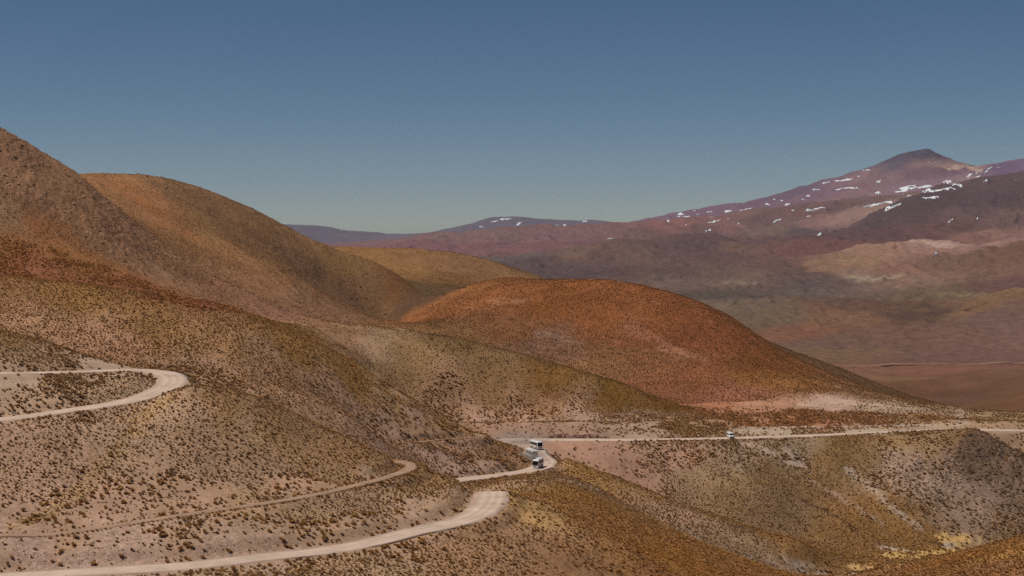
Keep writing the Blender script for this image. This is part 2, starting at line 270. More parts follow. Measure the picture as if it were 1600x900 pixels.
# ------------------------------------------------------------------ what covers the land
# picture x, picture y, ground colour (a few with shade put in), tussock density, share of golden tussocks, rockiness
G = [
 (0,895,(158,130,116),.10,.4,.5),(150,860,(158,132,120),.05,.3,1.0),(40,850,(156,130,120),.02,.3,1.1),(300,850,(154,126,110),.16,.3,.3),(450,830,(152,124,108),.22,.35,.1),(560,835,(152,124,108),.08,.4,.5),(650,800,(152,124,110),.04,.5,.5),
 (350,868,(154,130,118),.02,.3,1.0),(250,870,(158,132,120),.04,.3,1.0),(450,855,(154,128,114),.02,.3,.9),(120,875,(154,130,120),.03,.3,1.0),
 (350,895,(156,130,112),.2,.7,.2),(550,880,(152,124,104),.4,.6,.1),(750,860,(148,116,94),.5,.5,.1),(800,820,(150,118,96),.5,.5,.1),(900,880,(140,106,82),.5,.6,.1),(1000,880,(136,98,68),.5,.7,.1),
 (150,790,(154,124,110),.08,.4,.4),(50,800,(154,124,110),.08,.4,.6),(300,785,(154,124,108),.08,.4,.2),(450,765,(154,124,108),.1,.5,.1),(80,700,(154,124,110),.42,.2,.1),(30,740,(152,122,108),.45,.2,.1),(150,680,(156,128,112),.3,.3,.1),
 (100,835,(156,126,108),.06,.7,.5),(380,792,(156,126,104),.1,.8,.2),
 
 (300,680,(148,120,104),.5,.15,.1),(400,680,(146,118,100),.55,.2,.1),(350,740,(150,122,106),.5,.15,.1),(500,700,(142,112,90),.6,.35,0),(350,630,(138,108,84),.6,.4,0),(440,660,(138,108,84),.65,.4,0),(570,715,(140,108,84),.6,.5,0),(250,650,(154,126,108),.35,.3,.1),
 (550,770,(150,122,104),.5,.3,.1),(650,770,(142,114,92),.6,.35,.1),(720,770,(150,122,106),.3,.4,.3),(680,750,(136,106,80),.6,.5,0),(600,752,(152,124,106),.15,.6,.1),(450,800,(148,120,100),.4,.25,.1),
 (100,605,(154,128,112),.25,.3,.1),(200,600,(152,126,108),.35,.4,.1),(30,595,(158,134,120),.04,.3,.1),(60,635,(156,130,114),.15,.3,.1),
 (50,555,(148,120,102),.4,.25,.1),(120,565,(148,120,104),.3,.25,.1),(150,570,(160,138,124),.02,.2,.3),(30,530,(134,104,80),.5,.3,.1),(175,574,(158,136,122),0,.2,.3),
 (330,590,(152,124,104),.18,.4,.1),(310,575,(150,122,102),.3,.4,.1),(60,500,(152,122,98),.35,.35,.1),(150,530,(154,122,100),.4,.3,.1),(250,500,(134,106,74),.6,.3,.05),(320,530,(138,110,82),.55,.3,.05),(100,470,(138,108,72),.55,.5,.05),(0,450,(134,104,76),.5,.5,.1),
 (400,560,(144,116,92),.5,.25,.1),(500,600,(150,122,102),.4,.3,.1),(550,640,(150,124,106),.35,.3,.1),(450,530,(130,100,64),.6,.5,.05),(550,590,(134,104,66),.55,.6,.05),(640,640,(148,122,94),.3,.6,.1),(700,668,(146,118,88),.3,.7,.1),
 (600,665,(148,122,106),.2,.3,.2),(680,660,(150,124,108),.08,.4,.1),(650,705,(146,122,108),.4,.1,.1),(750,705,(146,120,104),.35,.3,.1),(790,720,(146,116,94),.3,.6,.05),(700,730,(146,122,110),.12,.2,.3),(790,735,(150,126,112),.05,.4,.3),
 (800,755,(150,122,102),.3,.5,.1),(880,735,(150,126,106),.35,.5,.1),(950,770,(146,122,104),.45,.3,.1),(1050,820,(144,120,102),.45,.3,.1),(1150,860,(138,112,88),.4,.4,.1),
 (870,770,(132,100,66),.5,.8,.05),(830,800,(156,124,90),.3,.9,.05),(950,820,(138,100,68),.5,.75,.05),(1050,870,(134,92,54),.5,.8,.05),(1150,890,(134,92,54),.5,.8,.05),(900,745,(132,104,68),.4,.8,.05),
 
 (870,695,(150,120,104),0,.3,0),(900,720,(150,120,104),.02,.3,0),(950,700,(150,120,104),.02,.3,0),(1000,740,(150,120,104),.08,.4,0),(1050,720,(148,120,104),.2,.4,.05),(1020,700,(148,122,106),.15,.4,0),(1100,750,(140,112,88),.4,.4,.1),(1150,710,(144,122,104),.25,.4,.2),
 (1150,780,(134,106,78),.45,.4,.1),(1230,800,(124,98,76),.35,.3,.2),(1200,740,(128,102,74),.4,.4,.2),(1300,760,(130,98,68),.4,.5,.2),(1250,700,(142,118,98),.3,.3,.2),(1310,700,(128,98,64),.45,.5,.1),(1400,730,(150,124,108),.15,.3,1.0),(1340,720,(126,98,68),.4,.5,.3),
 (1300,840,(128,96,62),.4,.6,.1),(1350,800,(134,98,62),.4,.6,.15),(1400,840,(130,96,58),.4,.7,.1),(1250,870,(130,94,58),.4,.7,.1),(1440,850,(130,96,60),.4,.7,.1),(1480,850,(130,100,66),.4,.7,.1),(1380,870,(130,96,60),.4,.7,.1),(180,690,(154,126,110),.4,.3,.1),(140,740,(154,124,108),.3,.4,.1),
 
 (1450,690,(142,112,84),.2,.4,.4),(1400,690,(138,108,76),.3,.5,.2),(1500,680,(118,92,70),.12,.3,.8),(1540,700,(96,74,64),.1,.1,2.3),(1570,715,(104,82,70),.1,.1,2.2),(1500,740,(132,108,96),.15,.1,1.3),(1440,720,(140,114,100),.15,.2,1.5),(1450,760,(142,118,104),.15,.2,1.4),(1550,760,(128,104,92),.2,.1,.8),
 (1500,800,(136,112,98),.25,.1,.5),(1580,800,(126,102,88),.3,.1,.5),(1480,830,(136,112,96),.25,.2,.3),(1560,830,(132,106,88),.3,.2,.3),
 
 (1500,868,(146,102,60),.3,.5,0),(1580,850,(150,106,62),.3,.5,0),(1430,890,(136,96,62),.3,.4,0),(1560,885,(136,94,64),.3,.6,0),(1390,893,(132,94,62),.3,.4,0),(1600,862,(158,116,64),.3,.6,0),
 (800,655,(150,122,104),.12,.4,0),(900,655,(150,124,108),.1,.4,0),(1000,655,(152,128,114),.1,.4,0),(850,675,(146,120,106),.03,.3,.1),(1000,675,(148,126,112),.08,.3,0),(1080,665,(140,116,92),.3,.4,0),(740,660,(150,124,108),.05,.4,0),
 (1150,660,(150,108,84),.25,.5,0),(1250,655,(150,106,84),.3,.4,0),(1350,660,(146,108,86),.25,.4,0),(1450,655,(146,116,92),.2,.4,0),(1530,655,(146,118,92),.25,.5,0),(1590,660,(150,124,104),.15,.4,0),(1200,635,(162,120,98),.03,.4,0),(1300,632,(168,140,118),.03,.4,0),(1120,633,(150,102,80),.05,.4,0),(1400,640,(160,136,108),.15,.5,0),(1560,650,(142,116,82),.3,.5,0),(1590,690,(148,118,98),.15,.4,0),
 (1170,672,(160,142,126),0,.4,0),(1350,672,(162,146,130),0,.4,0),(1000,683,(150,128,114),0,.4,0),(1450,668,(158,136,118),0,.4,0),
 (550,530,(126,100,66),.45,.4,0),(650,570,(132,108,80),.4,.2,0),(750,580,(128,102,74),.45,.2,0),(700,545,(120,94,58),.5,.4,0),(850,590,(116,88,52),.55,.4,0),(950,610,(104,78,42),.7,.35,0),(1030,632,(98,72,38),.7,.3,0),(700,620,(146,118,96),.25,.4,0),(850,630,(142,112,88),.3,.4,0),(600,540,(134,110,84),.4,.2,0),(480,515,(132,106,76),.45,.2,0),
 (700,520,(124,91,56),.35,.3,.1),(660,490,(138,88,50),.25,.5,0),(750,470,(134,85,48),.3,.3,.3),(850,470,(130,79,40),.35,.3,.1),(950,480,(130,79,42),.35,.3,.1),(1000,520,(132,83,50),.3,.3,.5),(1050,500,(128,77,42),.35,.3,.2),(1100,530,(124,73,42),.35,.3,.3),(850,540,(122,88,66),.3,.2,.1),(950,560,(130,91,56),.35,.3,.1),(1100,580,(138,86,52),.35,.5,.1),(1200,590,(136,91,48),.35,.6,.1),(1200,570,(124,77,40),.35,.4,.1),(1280,605,(134,91,48),.35,.6,0),(1150,610,(144,92,66),.3,.3,0),(1050,610,(134,86,56),.3,.3,0),(1350,615,(134,98,66),.3,.5,0),(760,455,(126,79,42),.3,.4,.1),(780,505,(128,85,52),.3,.3,.4),(1060,560,(132,87,54),.3,.3,.5),
 (1260,564,(96,72,46),.2,.3,0),(1300,581,(94,70,46),.2,.3,0),(1335,595,(94,70,46),.2,.3,0),
 (0,260,(130,90,68),.15,.5,1.3),(50,280,(120,84,64),.15,.4,1.6),(100,290,(126,88,64),.15,.5,1.0),(20,340,(114,84,60),.25,.4,1.2),(60,360,(128,90,62),.3,.6,.6),(0,400,(130,92,62),.3,.6,.5),(120,400,(132,94,62),.3,.6,.3),(150,350,(120,82,60),.15,.3,1.6),(200,380,(112,76,58),.12,.3,1.7),(250,420,(126,86,60),.2,.4,.8),(330,450,(124,82,58),.2,.4,.7),(200,440,(126,84,60),.2,.5,.4),(300,470,(120,76,58),.15,.3,.9),(400,478,(116,76,60),.15,.3,.9),(400,440,(124,82,56),.25,.5,.3),(50,420,(126,84,62),.2,.5,.4),
 (170,300,(132,88,52),.25,.6,.2),(220,310,(138,86,52),.2,.6,.1),(300,340,(120,84,50),.3,.5,.2),(290,300,(96,66,46),.25,.2,.8),(350,340,(96,66,46),.25,.2,.8),(300,380,(130,86,50),.25,.6,.1),(400,360,(104,72,46),.3,.3,.4),(450,400,(92,66,48),.3,.2,.5),(380,400,(122,82,50),.3,.4,.2),(480,430,(90,62,46),.25,.2,.9),(420,375,(88,62,48),.25,.2,.9),(530,450,(100,72,48),.25,.2,.4),(560,480,(86,60,46),.2,.1,1.1),(600,480,(94,68,46),.25,.2,.4),(640,472,(88,64,46),.2,.2,.2),(680,452,(92,66,46),.2,.2,.1),(620,450,(112,76,44),.25,.4,.1),(540,420,(104,74,42),.25,.4,.1),(330,420,(118,80,54),.25,.4,.8),(470,470,(104,70,54),.2,.3,.8),  # dark points beside the red hill put the valley shadow into the colour
 (560,400,(128,86,46),.2,.5,0),(650,410,(116,78,46),.2,.4,0),(700,420,(104,72,48),.2,.3,.1),(620,425,(116,80,42),.2,.5,0),(740,430,(106,72,46),.2,.3,0),(690,440,(112,76,46),.2,.4,0),
 # far land
 (1350,590,(112,76,58),0,0,0),(1340,575,(112,78,60),0,0,0),(1290,552,(106,78,62),0,0,0),(1500,575,(112,76,60),0,0,0),(1450,610,(100,62,48),0,0,.3),(1500,625,(92,60,46),0,0,.5),(1550,600,(98,62,48),0,0,.4),(1590,580,(104,68,54),0,0,.3),(1570,630,(98,62,44),0,0,.3),(1400,603,(100,64,46),0,0,.3),
 (1300,540,(96,70,62),0,0,0),(1400,530,(98,68,62),0,0,0),(1500,530,(102,72,66),0,0,0),(1580,520,(102,74,70),0,0,0),(1250,520,(112,76,56),0,0,0),(1350,500,(108,74,58),0,0,0),(1200,500,(96,76,62),0,0,0),(1440,495,(70,48,44),0,0,.2),(1150,480,(92,74,66),0,0,0),(1560,500,(98,72,68),0,0,0),(1500,550,(100,70,66),0,0,0),
 (1110,462,(72,60,56),0,0,0),(1250,455,(82,74,66),0,0,0),(1340,472,(86,60,52),0,0,0),(1450,470,(94,74,60),0,0,0),(1550,462,(112,88,64),0,0,0),(1520,480,(112,86,60),0,0,0),(1590,450,(86,62,54),0,0,0),  # first point carries the ridge shadow in its colour
 (1150,440,(98,82,70),0,0,0),(1175,428,(98,80,68),0,0,0),(1200,445,(88,72,64),0,0,0),(1120,428,(84,68,60),0,0,0),(1290,445,(84,70,62),0,0,0),(1050,425,(80,64,58),0,0,0),(950,425,(76,62,58),0,0,0),(1220,415,(88,68,60),0,0,0),(1080,440,(92,76,66),0,0,0),(1000,430,(84,66,58),0,0,0),(1230,430,(82,66,58),0,0,0),(1260,445,(72,66,62),0,0,0),(900,430,(70,58,56),0,0,0),(1050,440,(94,80,70),0,0,0),  # one dark point puts a shaded ridge side into the colour
 (1300,420,(124,102,74),0,0,0),(1350,410,(134,110,80),0,0,0),(1400,390,(132,108,82),0,0,0),(1420,420,(118,92,70),0,0,0),(1460,390,(132,106,88),0,0,0),(1480,382,(150,124,110),0,0,0),(1440,380,(140,116,96),0,0,0),(1340,442,(104,86,74),0,0,0),(1500,410,(98,76,60),0,0,0),(1560,400,(100,74,56),0,0,0),(1530,380,(116,88,74),0,0,0),(1560,365,(124,98,82),0,0,0),(1590,390,(98,72,54),0,0,0),(1380,440,(116,98,76),0,0,0),(1335,430,(128,110,86),0,0,0),
 (850,412,(72,60,58),0,0,0),(800,402,(80,72,68),0,0,0),(960,400,(84,64,56),0,0,0),(1040,390,(78,62,58),0,0,0),(1100,385,(76,60,58),0,0,0),(900,400,(96,76,62),0,0,0),(1150,400,(80,62,56),0,0,0),(1000,400,(92,74,62),0,0,0),(1180,390,(98,76,64),0,0,0),(1230,390,(96,66,58),0,0,0),(1120,375,(80,62,58),0,0,0),
 (1350,370,(74,54,52),0,0,0),(1450,340,(70,54,54),0,0,0),(1550,310,(68,56,58),0,0,0),(1580,290,(74,60,60),0,0,0),(1430,320,(66,54,54),0,0,0),(1500,355,(84,62,56),0,0,0),(1580,350,(86,68,62),0,0,0),(1300,385,(96,66,58),0,0,0),(1420,365,(86,60,56),0,0,0),(1500,330,(82,66,62),0,0,0),
 (750,370,(108,84,80),0,0,0),(850,370,(106,80,78),0,0,0),(700,385,(110,82,78),0,0,0),(950,360,(108,82,76),0,0,0),(820,385,(104,74,74),0,0,0),(1050,352,(122,88,76),0,0,0),(1130,348,(112,82,74),0,0,0),(1200,345,(86,68,64),0,0,0),(1100,355,(92,70,66),0,0,0),(1260,335,(98,72,66),0,0,0),(1330,325,(92,72,66),0,0,0),(1280,350,(116,88,82),0,0,0),(1250,360,(72,64,62),0,0,0),(1220,355,(100,82,70),0,0,0),(1340,335,(132,108,96),0,0,0),(1000,362,(100,76,70),0,0,0),
 (1200,318,(102,80,92),0,0,0),(1300,300,(108,84,96),0,0,0),(1350,280,(116,90,94),0,0,0),(1400,260,(80,72,84),0,0,0),(1440,240,(64,58,68),0,0,0),(1400,250,(76,68,80),0,0,0),(1400,275,(112,88,92),0,0,0),(1350,277,(118,92,94),0,0,0),(1460,255,(128,102,98),0,0,0),(1480,265,(98,74,84),0,0,0),(1500,262,(140,116,104),0,0,0),(1550,262,(90,74,96),0,0,0),(1400,295,(118,96,104),0,0,0),(1430,290,(118,96,102),0,0,0),(1340,300,(122,94,94),0,0,0),(1500,280,(124,102,106),0,0,0),(1550,270,(92,74,96),0,0,0),(1590,260,(96,80,104),0,0,0),(1100,332,(104,82,96),0,0,0),(1250,300,(92,76,92),0,0,0),(1440,272,(96,74,84),0,0,0),
 (500,365,(84,80,92),0,0,0),(580,372,(90,84,94),0,0,0),(720,360,(86,80,90),0,0,0),(800,348,(84,80,90),0,0,0),(900,350,(88,84,94),0,0,0),
]
G = sorted(G, key=lambda g: g[0])
gu, gv, gc, gd, gg, gr = [], [], [], [], [], []
KALB = 1.10
for (x, y, c, dn, gl, rk) in G:
    u, v = hit(x, y)
    if math.log(780) < v < math.log(2600):          # drier, paler soil under the tufts of the middle hills
        m_ = sum(c) / 3; c = tuple((m_ + (q - m_) * .90) * 1.08 for q in c); 
        if x > 600 and y > 434: c = (c[0] * .95, c[1] * .93 + (5 if v > math.log(1320) else 0), c[2] * .95)
        else: c = (136 + (c[0] - 126) * .6, 99 + (c[1] - 87) * .6, 70 + (c[2] - 61) * .7); dn *= .75
        if x < 600 and y > 500: c = (c[0] + 3, c[1] - 2, c[2] + 3)
    elif v <= math.log(780):
        m_ = sum(c) / 3; k_ = .84 if (x > 1090 and y > 680) else 1.0; c = tuple(m_ + (q - m_) * k_ for q in c); c = (c[0] + (5 if v > math.log(470) else 4), c[1] + (0 if v > math.log(470) else 3), c[2] - 4) if (x < 1090 and rk < .9) else (c[0] + 3, c[1] + 1, c[2] - 4)
    else:
        k_ = .84; c = (101 + (c[0] - 96) * k_, 74 + (c[1] - 73) * k_ + 1 - (4 if c[0] > 108 and y > 350 else 0), 69 + (c[2] - 66) * k_)
        if y > 455: c = (c[0] - 2, c[1] + 3, c[2] - 3)
    gu.append(u); gv.append(v); gc.append(lin(c) * KALB); gd.append(dn); gg.append(gl); gr.append(rk)
for (u, v) in ((-.47, 5.9), (.47, 5.9)): pass
gu = np.array(gu); gv = np.array(gv); GV = np.hstack([np.array(gc), np.array(gd)[:, None], np.array(gg)[:, None], np.array(gr)[:, None]])
fu = np.arange(U0 - .004, U1 + .008, 0.0032); fv = np.arange(V0 - .004, V1 + .012, 0.006)
FU, FV = np.meshgrid(fu, fv)
wu_ = FU + 0.020 * fbm(FU * 18, FV * 18, 4, .6); wv_ = FV + 0.020 * fbm(FU * 18 + 40, FV * 18 + 7, 4, .6)
num = np.zeros(FU.shape + (6,), np.float32); den = np.zeros(FU.shape, np.float32)
for i in range(len(gu)):
    r2_ = (wu_ - gu[i]) ** 2 + (0.6 * (wv_ - gv[i])) ** 2 + 4e-5
    w = (1.0 / r2_ ** 2.5 * 1e-9).astype(np.float32)
    den += w
    for k in range(6): num[..., k] += w * np.float32(GV[i, k])
field = num / den[..., None]
def samp(Fd, u, v, u0, du, v0, dv):
    a = np.clip((u - u0) / du, 0, Fd.shape[1] - 1.001); b = np.clip((v - v0) / dv, 0, Fd.shape[0] - 1.001)
    ia = a.astype(int); ib = b.astype(int); fa = (a - ia); fb = (b - ib)
    if Fd.ndim == 3: fa = fa[..., None]; fb = fb[..., None]
    return (Fd[ib, ia] * (1 - fa) + Fd[ib, ia + 1] * fa) * (1 - fb) + (Fd[ib + 1, ia] * (1 - fa) + Fd[ib + 1, ia + 1] * fa) * fb
cover = lambda u, v: samp(field, u, v, fu[0], 0.0032, fv[0], 0.006)
# streaks with an outline of their own: gullies, pale scree runs, golden grass on crests, painted shade of bank and ridge
# points, half width (m), colour, tussocks, golden share, rockiness, strength
LINES = [
 ([(262,622),(235,640),(218,662),(200,686),(180,708),(160,735),(140,762),(118,780),(70,806),(10,828)], 2.8, (158,128,90), .8, .97, 0, .75),
 ([(1322,735),(1345,750),(1365,768),(1385,784),(1400,800),(1420,814),(1437,826)], 2.6, (160,142,126), 0, .3, .6, .75),
 ([(1165,694),(1200,708),(1230,722),(1258,732)], 3.0, (164,140,124), 0, .3, .1, .9),
 ([(822,685),(850,685),(880,685),(915,684.9),(948,684.8)], 1.5, (70,46,38), 0, .3, 1.2, 1.3),  # dark band: shadow of the cut bank put into the ground colour
 ([(1225,702),(1250,720),(1262,735)], 3.0, (158,138,124), 0, .3, .2, .8),
 ([(1262,748),(1290,764),(1315,780),(1335,792),(1355,806),(1380,820)], 1.6, (154,132,114), .05, .3, .2, .7),
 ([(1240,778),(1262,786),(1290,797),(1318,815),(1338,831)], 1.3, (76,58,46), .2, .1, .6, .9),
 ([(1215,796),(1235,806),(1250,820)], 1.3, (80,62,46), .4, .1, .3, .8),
 ([(886,748),(940,771),(1000,801),(1060,828),(1110,850),(1180,876),(1240,888)], 6.5, (152,132,116), .5, .25, .1, .8),
 ([(868,714),(905,728),(950,746),(1000,766),(1050,786),(1100,802),(1150,818),(1200,836),(1260,856)], 3.6, (126,96,54), .95, .85, 0, .9),
 ([(880,743),(940,766),(1000,801),(1050,828),(1100,851),(1190,885)], 2.6, (130,96,56), .9, .85, 0, .8),
 ([(560,588),(600,611),(640,631),(680,650),(720,669),(760,688)], 3.0, (134,100,60), .95, .7, 0, .8),
 ([(820,655),(900,658),(1000,645),(1080,650),(1180,672),(1290,672)], 3.0, (160,140,124), .02, .3, 0, .55),
 ([(1255,633),(1300,631),(1350,632),(1395,636)], 6.0, (174,146,122), .04, .3, 0, .9),
 ([(1080,631),(1150,629),(1230,629)], 6.0, (160,116,92), .02, .3, 0, .8),
 ([(1390,624),(1440,636),(1490,643),(1520,645)], 6.0, (168,142,104), .3, .6, 0, .8),
 ([(1495,640),(1502,655),(1505,668)], 5.0, (164,144,128), 0, .3, 0, .8),
 ([(1150,670),(1250,668),(1350,666),(1450,664)], 3.0, (166,150,134), 0, .3, 0, .8),
 ([(1388,870),(1412,871),(1440,867),(1470,861),(1492,857)], 6.5, (188,154,98), .05, 1, 0, 1.15),
 ([(1475,842),(1500,843),(1520,846)], 5.0, (184,150,96), .05, 1, 0, 1.1),
 ([(1376,853),(1395,860),(1420,864)], 3.2, (166,148,132), 0, .3, 0, .95),
 ([(1468,852),(1485,853)], 2.6, (166,148,132), 0, .3, 0, .95),
 ([(1345,890),(1370,889),(1390,886)], 4.5, (184,150,100), .05, 1, 0, 1.15),
 ([(1250,889),(1280,895),(1330,897)], 3.0, (162,144,126), 0, .3, 0, .9),
 ([(1430,888),(1500,872),(1560,862),(1600,855)], 3.0, (176,124,62), .5, 1, 0, .7),
 ([(612,506),(640,492),(665,480),(690,468),(725,455),(760,446)], 8.0, (150,100,58), .15, .9, 0, .6),  # lit crest edge of the red hill, brightness put into the colour
 ([(770,470),(800,472),(820,472)], 7.0, (158,112,84), .1, .3, .8, .6),
 ([(985,515),(1010,525),(1040,545),(1060,556)], 8.0, (150,104,84), .1, .2, 1.2, .6),
 ([(1040,548),(1070,556),(1100,562)], 5.0, (154,110,84), .1, .2, 1.2, .6),
 ([(850,520),(880,532),(900,538)], 9.0, (136,112,96), .3, .2, .1, .6),
 ([(0,300),(40,312),(100,350),(140,380)], 14.0, (108,78,60), .1, .2, 1.6, .45),
 ([(140,330),(200,378),(250,410),(330,450)], 9.0, (106,74,58), .1, .2, 1.6, .5),
 ([(215,400),(260,430),(310,455)], 5.0, (146,116,92), .1, .4, .4, .6),
 ([(400,448),(440,462),(480,482),(505,498)], 6.0, (146,112,84), .2, .6, .2, .7),
 ([(180,290),(220,315),(270,345),(300,370)], 12.0, (146,92,58), .15, .7, 0, .6),
 ([(345,335),(400,370),(440,395),(520,440),(590,490)], 14.0, (98,70,52), .25, .2, .8, .5),
 ([(1440,378),(1465,380),(1490,386)], 90.0, (168,142,124), 0, 0, 0, .8),
 ([(1330,432),(1360,438),(1400,432)], 60.0, (146,132,108), 0, 0, 0, .7),
 ([(1480,462),(1540,458),(1600,456)], 50.0, (126,104,74), 0, 0, 0, .7),
 ([(1460,492),(1480,490),(1500,486),(1540,474)], 30.0, (66,46,42), 0, 0, 0, .7),
 ([(1095,471),(1140,470),(1190,464)], 60.0, (70,56,54), 0, 0, 0, .7),  # shadow along the valley ridge, painted into the ground colour
 ([(1155,444),(1165,440),(1178,444)], 60.0, (134,116,98), 0, 0, 0, .6),
 ([(1480,264),(1510,260),(1530,266)], 60.0, (168,144,122), 0, 0, 0, .8),
 ([(1345,282),(1365,274),(1385,280)], 150.0, (128,102,98), 0, 0, 0, .4),
 ([(1395,268),(1402,276),(1406,284)], 110.0, (126,102,98), 0, 0, 0, .4),
 ([(1275,352),(1300,345),(1325,342)], 120.0, (130,100,88), 0, 0, 0, .6),
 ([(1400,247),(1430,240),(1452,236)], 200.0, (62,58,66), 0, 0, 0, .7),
]
COV = cover(UU + .0030 * fbm(UU * 260, VV * 260, 3, .7), VV + .0060 * fbm(UU * 260 + 31, VV * 260, 3, .7)).astype(np.float32)
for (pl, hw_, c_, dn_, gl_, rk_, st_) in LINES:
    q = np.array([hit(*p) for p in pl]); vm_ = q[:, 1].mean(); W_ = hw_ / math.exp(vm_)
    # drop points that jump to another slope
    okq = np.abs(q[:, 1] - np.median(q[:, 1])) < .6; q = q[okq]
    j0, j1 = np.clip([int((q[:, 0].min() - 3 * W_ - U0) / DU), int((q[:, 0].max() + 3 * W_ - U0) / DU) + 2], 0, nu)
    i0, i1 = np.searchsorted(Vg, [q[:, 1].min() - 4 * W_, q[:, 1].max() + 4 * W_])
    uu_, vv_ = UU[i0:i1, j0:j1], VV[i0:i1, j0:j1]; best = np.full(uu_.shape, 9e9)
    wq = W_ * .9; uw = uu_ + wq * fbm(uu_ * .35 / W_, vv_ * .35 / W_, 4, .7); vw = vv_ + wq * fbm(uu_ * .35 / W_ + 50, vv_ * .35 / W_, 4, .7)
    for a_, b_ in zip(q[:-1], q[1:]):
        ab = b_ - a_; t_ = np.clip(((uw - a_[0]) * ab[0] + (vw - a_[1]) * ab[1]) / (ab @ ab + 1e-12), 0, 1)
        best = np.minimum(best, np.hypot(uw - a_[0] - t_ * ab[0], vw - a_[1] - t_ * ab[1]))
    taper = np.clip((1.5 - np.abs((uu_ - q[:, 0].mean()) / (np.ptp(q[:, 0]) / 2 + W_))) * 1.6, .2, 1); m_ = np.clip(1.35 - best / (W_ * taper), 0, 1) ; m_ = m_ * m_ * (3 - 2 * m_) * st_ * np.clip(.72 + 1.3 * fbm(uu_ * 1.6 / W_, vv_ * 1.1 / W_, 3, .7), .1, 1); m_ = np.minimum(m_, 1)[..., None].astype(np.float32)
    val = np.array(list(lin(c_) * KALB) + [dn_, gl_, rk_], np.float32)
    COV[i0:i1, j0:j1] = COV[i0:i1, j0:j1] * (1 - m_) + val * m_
def cover(u, v): return grid_s(COV, u, v)

# ------------------------------------------------------------------ relief too fine for the crest lines
XX = UU * DD; YY = DD
rock = np.clip(COV[..., 5], 0, 2)
far_w = np.clip((VV - math.log(1400)) / 0.8, 0, 1)
nz = 0.0011 * fbm(UU * 55, VV * 55, 4, .55) * (0.6 + 0.5 * far_w)
# drainage: ridged folds running down the slopes
def ridged(x, y, o=3):
    s = 0; a = 1.0
    for i in range(o):
        s = s + a * (0.5 - np.abs(vnoise(x + 7 * i, y + 3 * i)) * 2); x = x * 2.07; y = y * 2.07; a *= .5
    return s
wx = UU + 0.012 * fbm(UU * 30 + 5, VV * 30, 3); wy = VV + 0.03 * fbm(UU * 22, VV * 22 + 9, 3)
rg = ridged(wx * 52 + wy * 14, wy * 18 - wx * 8, 3); nz = nz + far_w * np.clip((VV - math.log(3500)) / .25, .08, 1) * np.clip((math.log(27000) - VV) * 1.6, .12, 1) * (0.0030 * (rg - rg.mean()) + .0004 * ridged(wx * 170 + wy * 60, wy * 60 - wx * 40, 3))
nz = nz + (1 - far_w) * 0.0007 * ridged(wx * 75 + wy * 30, wy * 22 - wx * 20, 3)
S = S + nz.astype(np.float64)
rz = .5 * rock ** 1.5 * (1 - far_w) * np.clip((DD - 250) / 350, .15, 1) * np.clip(1.9 - DD / 900, .55, 1) * (0.9 * np.abs(fbm(XX / 7.0 + 3, YY / 9.0, 4, .62)) * 2.2 + 0.5 * fbm(XX / 2.1, YY / 2.6, 2, .6))
Z = S * DD + rz + (1 - far_w) * 0.10 * fbm(XX / 3.3, YY / 3.3, 2)

# ------------------------------------------------------------------ bench the roads into the land
WID = {'main': 4.3, 'left': 4.2, 'track': 2.0, 'track2': 1.6}
BANK = {'main': 4.5, 'left': 4.5, 'track': 4.0, 'track2': 3.0}
rd = np.full(Z.shape, 1e9); rzv = np.zeros(Z.shape); rw = np.ones(Z.shape) * 4; rb = np.ones(Z.shape) * 4
for k, P in paths.items():
    reach = WID[k] + BANK[k] + 3
    for (x, y, z) in P:
        ua, ub = (x - reach) / max(y - reach, 50), (x + reach) / max(y - reach, 50)
        if x < 0: ua, ub = (x - reach) / max(y - reach, 50), (x + reach) / (y + reach) if x + reach < 0 else (x + reach) / (y - reach)
        else: ua = (x - reach) / (y + reach) if x - reach > 0 else (x - reach) / (y - reach)
        j0, j1 = int(max(0, (ua - U0) / DU)), int(min(nu, (ub - U0) / DU + 2))
        i0, i1 = int(np.searchsorted(Vg, math.log(y - reach))), int(np.searchsorted(Vg, math.log(y + reach)))
        if j1 <= j0 or i1 <= i0: continue
        dx = XX[i0:i1, j0:j1] - x; dy = YY[i0:i1, j0:j1] - y; r = np.sqrt(dx * dx + dy * dy)
        m = r < rd[i0:i1, j0:j1]
        rd[i0:i1, j0:j1][m] = r[m]; rzv[i0:i1, j0:j1][m] = z; rw[i0:i1, j0:j1][m] = WID[k]; rb[i0:i1, j0:j1][m] = BANK[k]
t = np.clip((rd - rw - 0.9) / rb, 0, 1); t = t * t * (3 - 2 * t)
Z = np.where(rd < 1e8, (rzv - 0.22) * (1 - t) + Z * t, Z)
# the undercut bank above the level road
bx0, bx1 = px2us(812, 683)[0] * 652, px2us(955, 683)[0] * 655
bm_ = np.clip((XX - bx0) / 5, 0, 1) * np.clip((bx1 - XX) / 8, 0, 1) * (YY < 760) * (YY > 640)
off_ = 653.6 + 0.8 * fbm(XX / 9, XX * 0, 3)
Z = Z + bm_ * 1.5 * np.clip((YY - off_) / .9, 0, 1) * np.clip((735 - YY) / 75, 0, 1)
def ground_z(x, y):
    x = np.asarray(x, float); y = np.asarray(y, float)
    u = x / y; v = np.log(y)
    a = np.clip((u - U0) / DU, 0, nu - 1.001); ia = a.astype(int); fa = a - ia
    ib = np.clip(np.searchsorted(Vg, v) - 1, 0, nv - 2); fb = np.clip((v - Vg[ib]) / (Vg[ib + 1] - Vg[ib]), 0, 1)
    return (Z[ib, ia] * (1 - fa) + Z[ib, ia + 1] * fa) * (1 - fb) + (Z[ib + 1, ia] * (1 - fa) + Z[ib + 1, ia + 1] * fa) * fb
SF = Z / DD; CMF = np.maximum.accumulate(SF, 0)

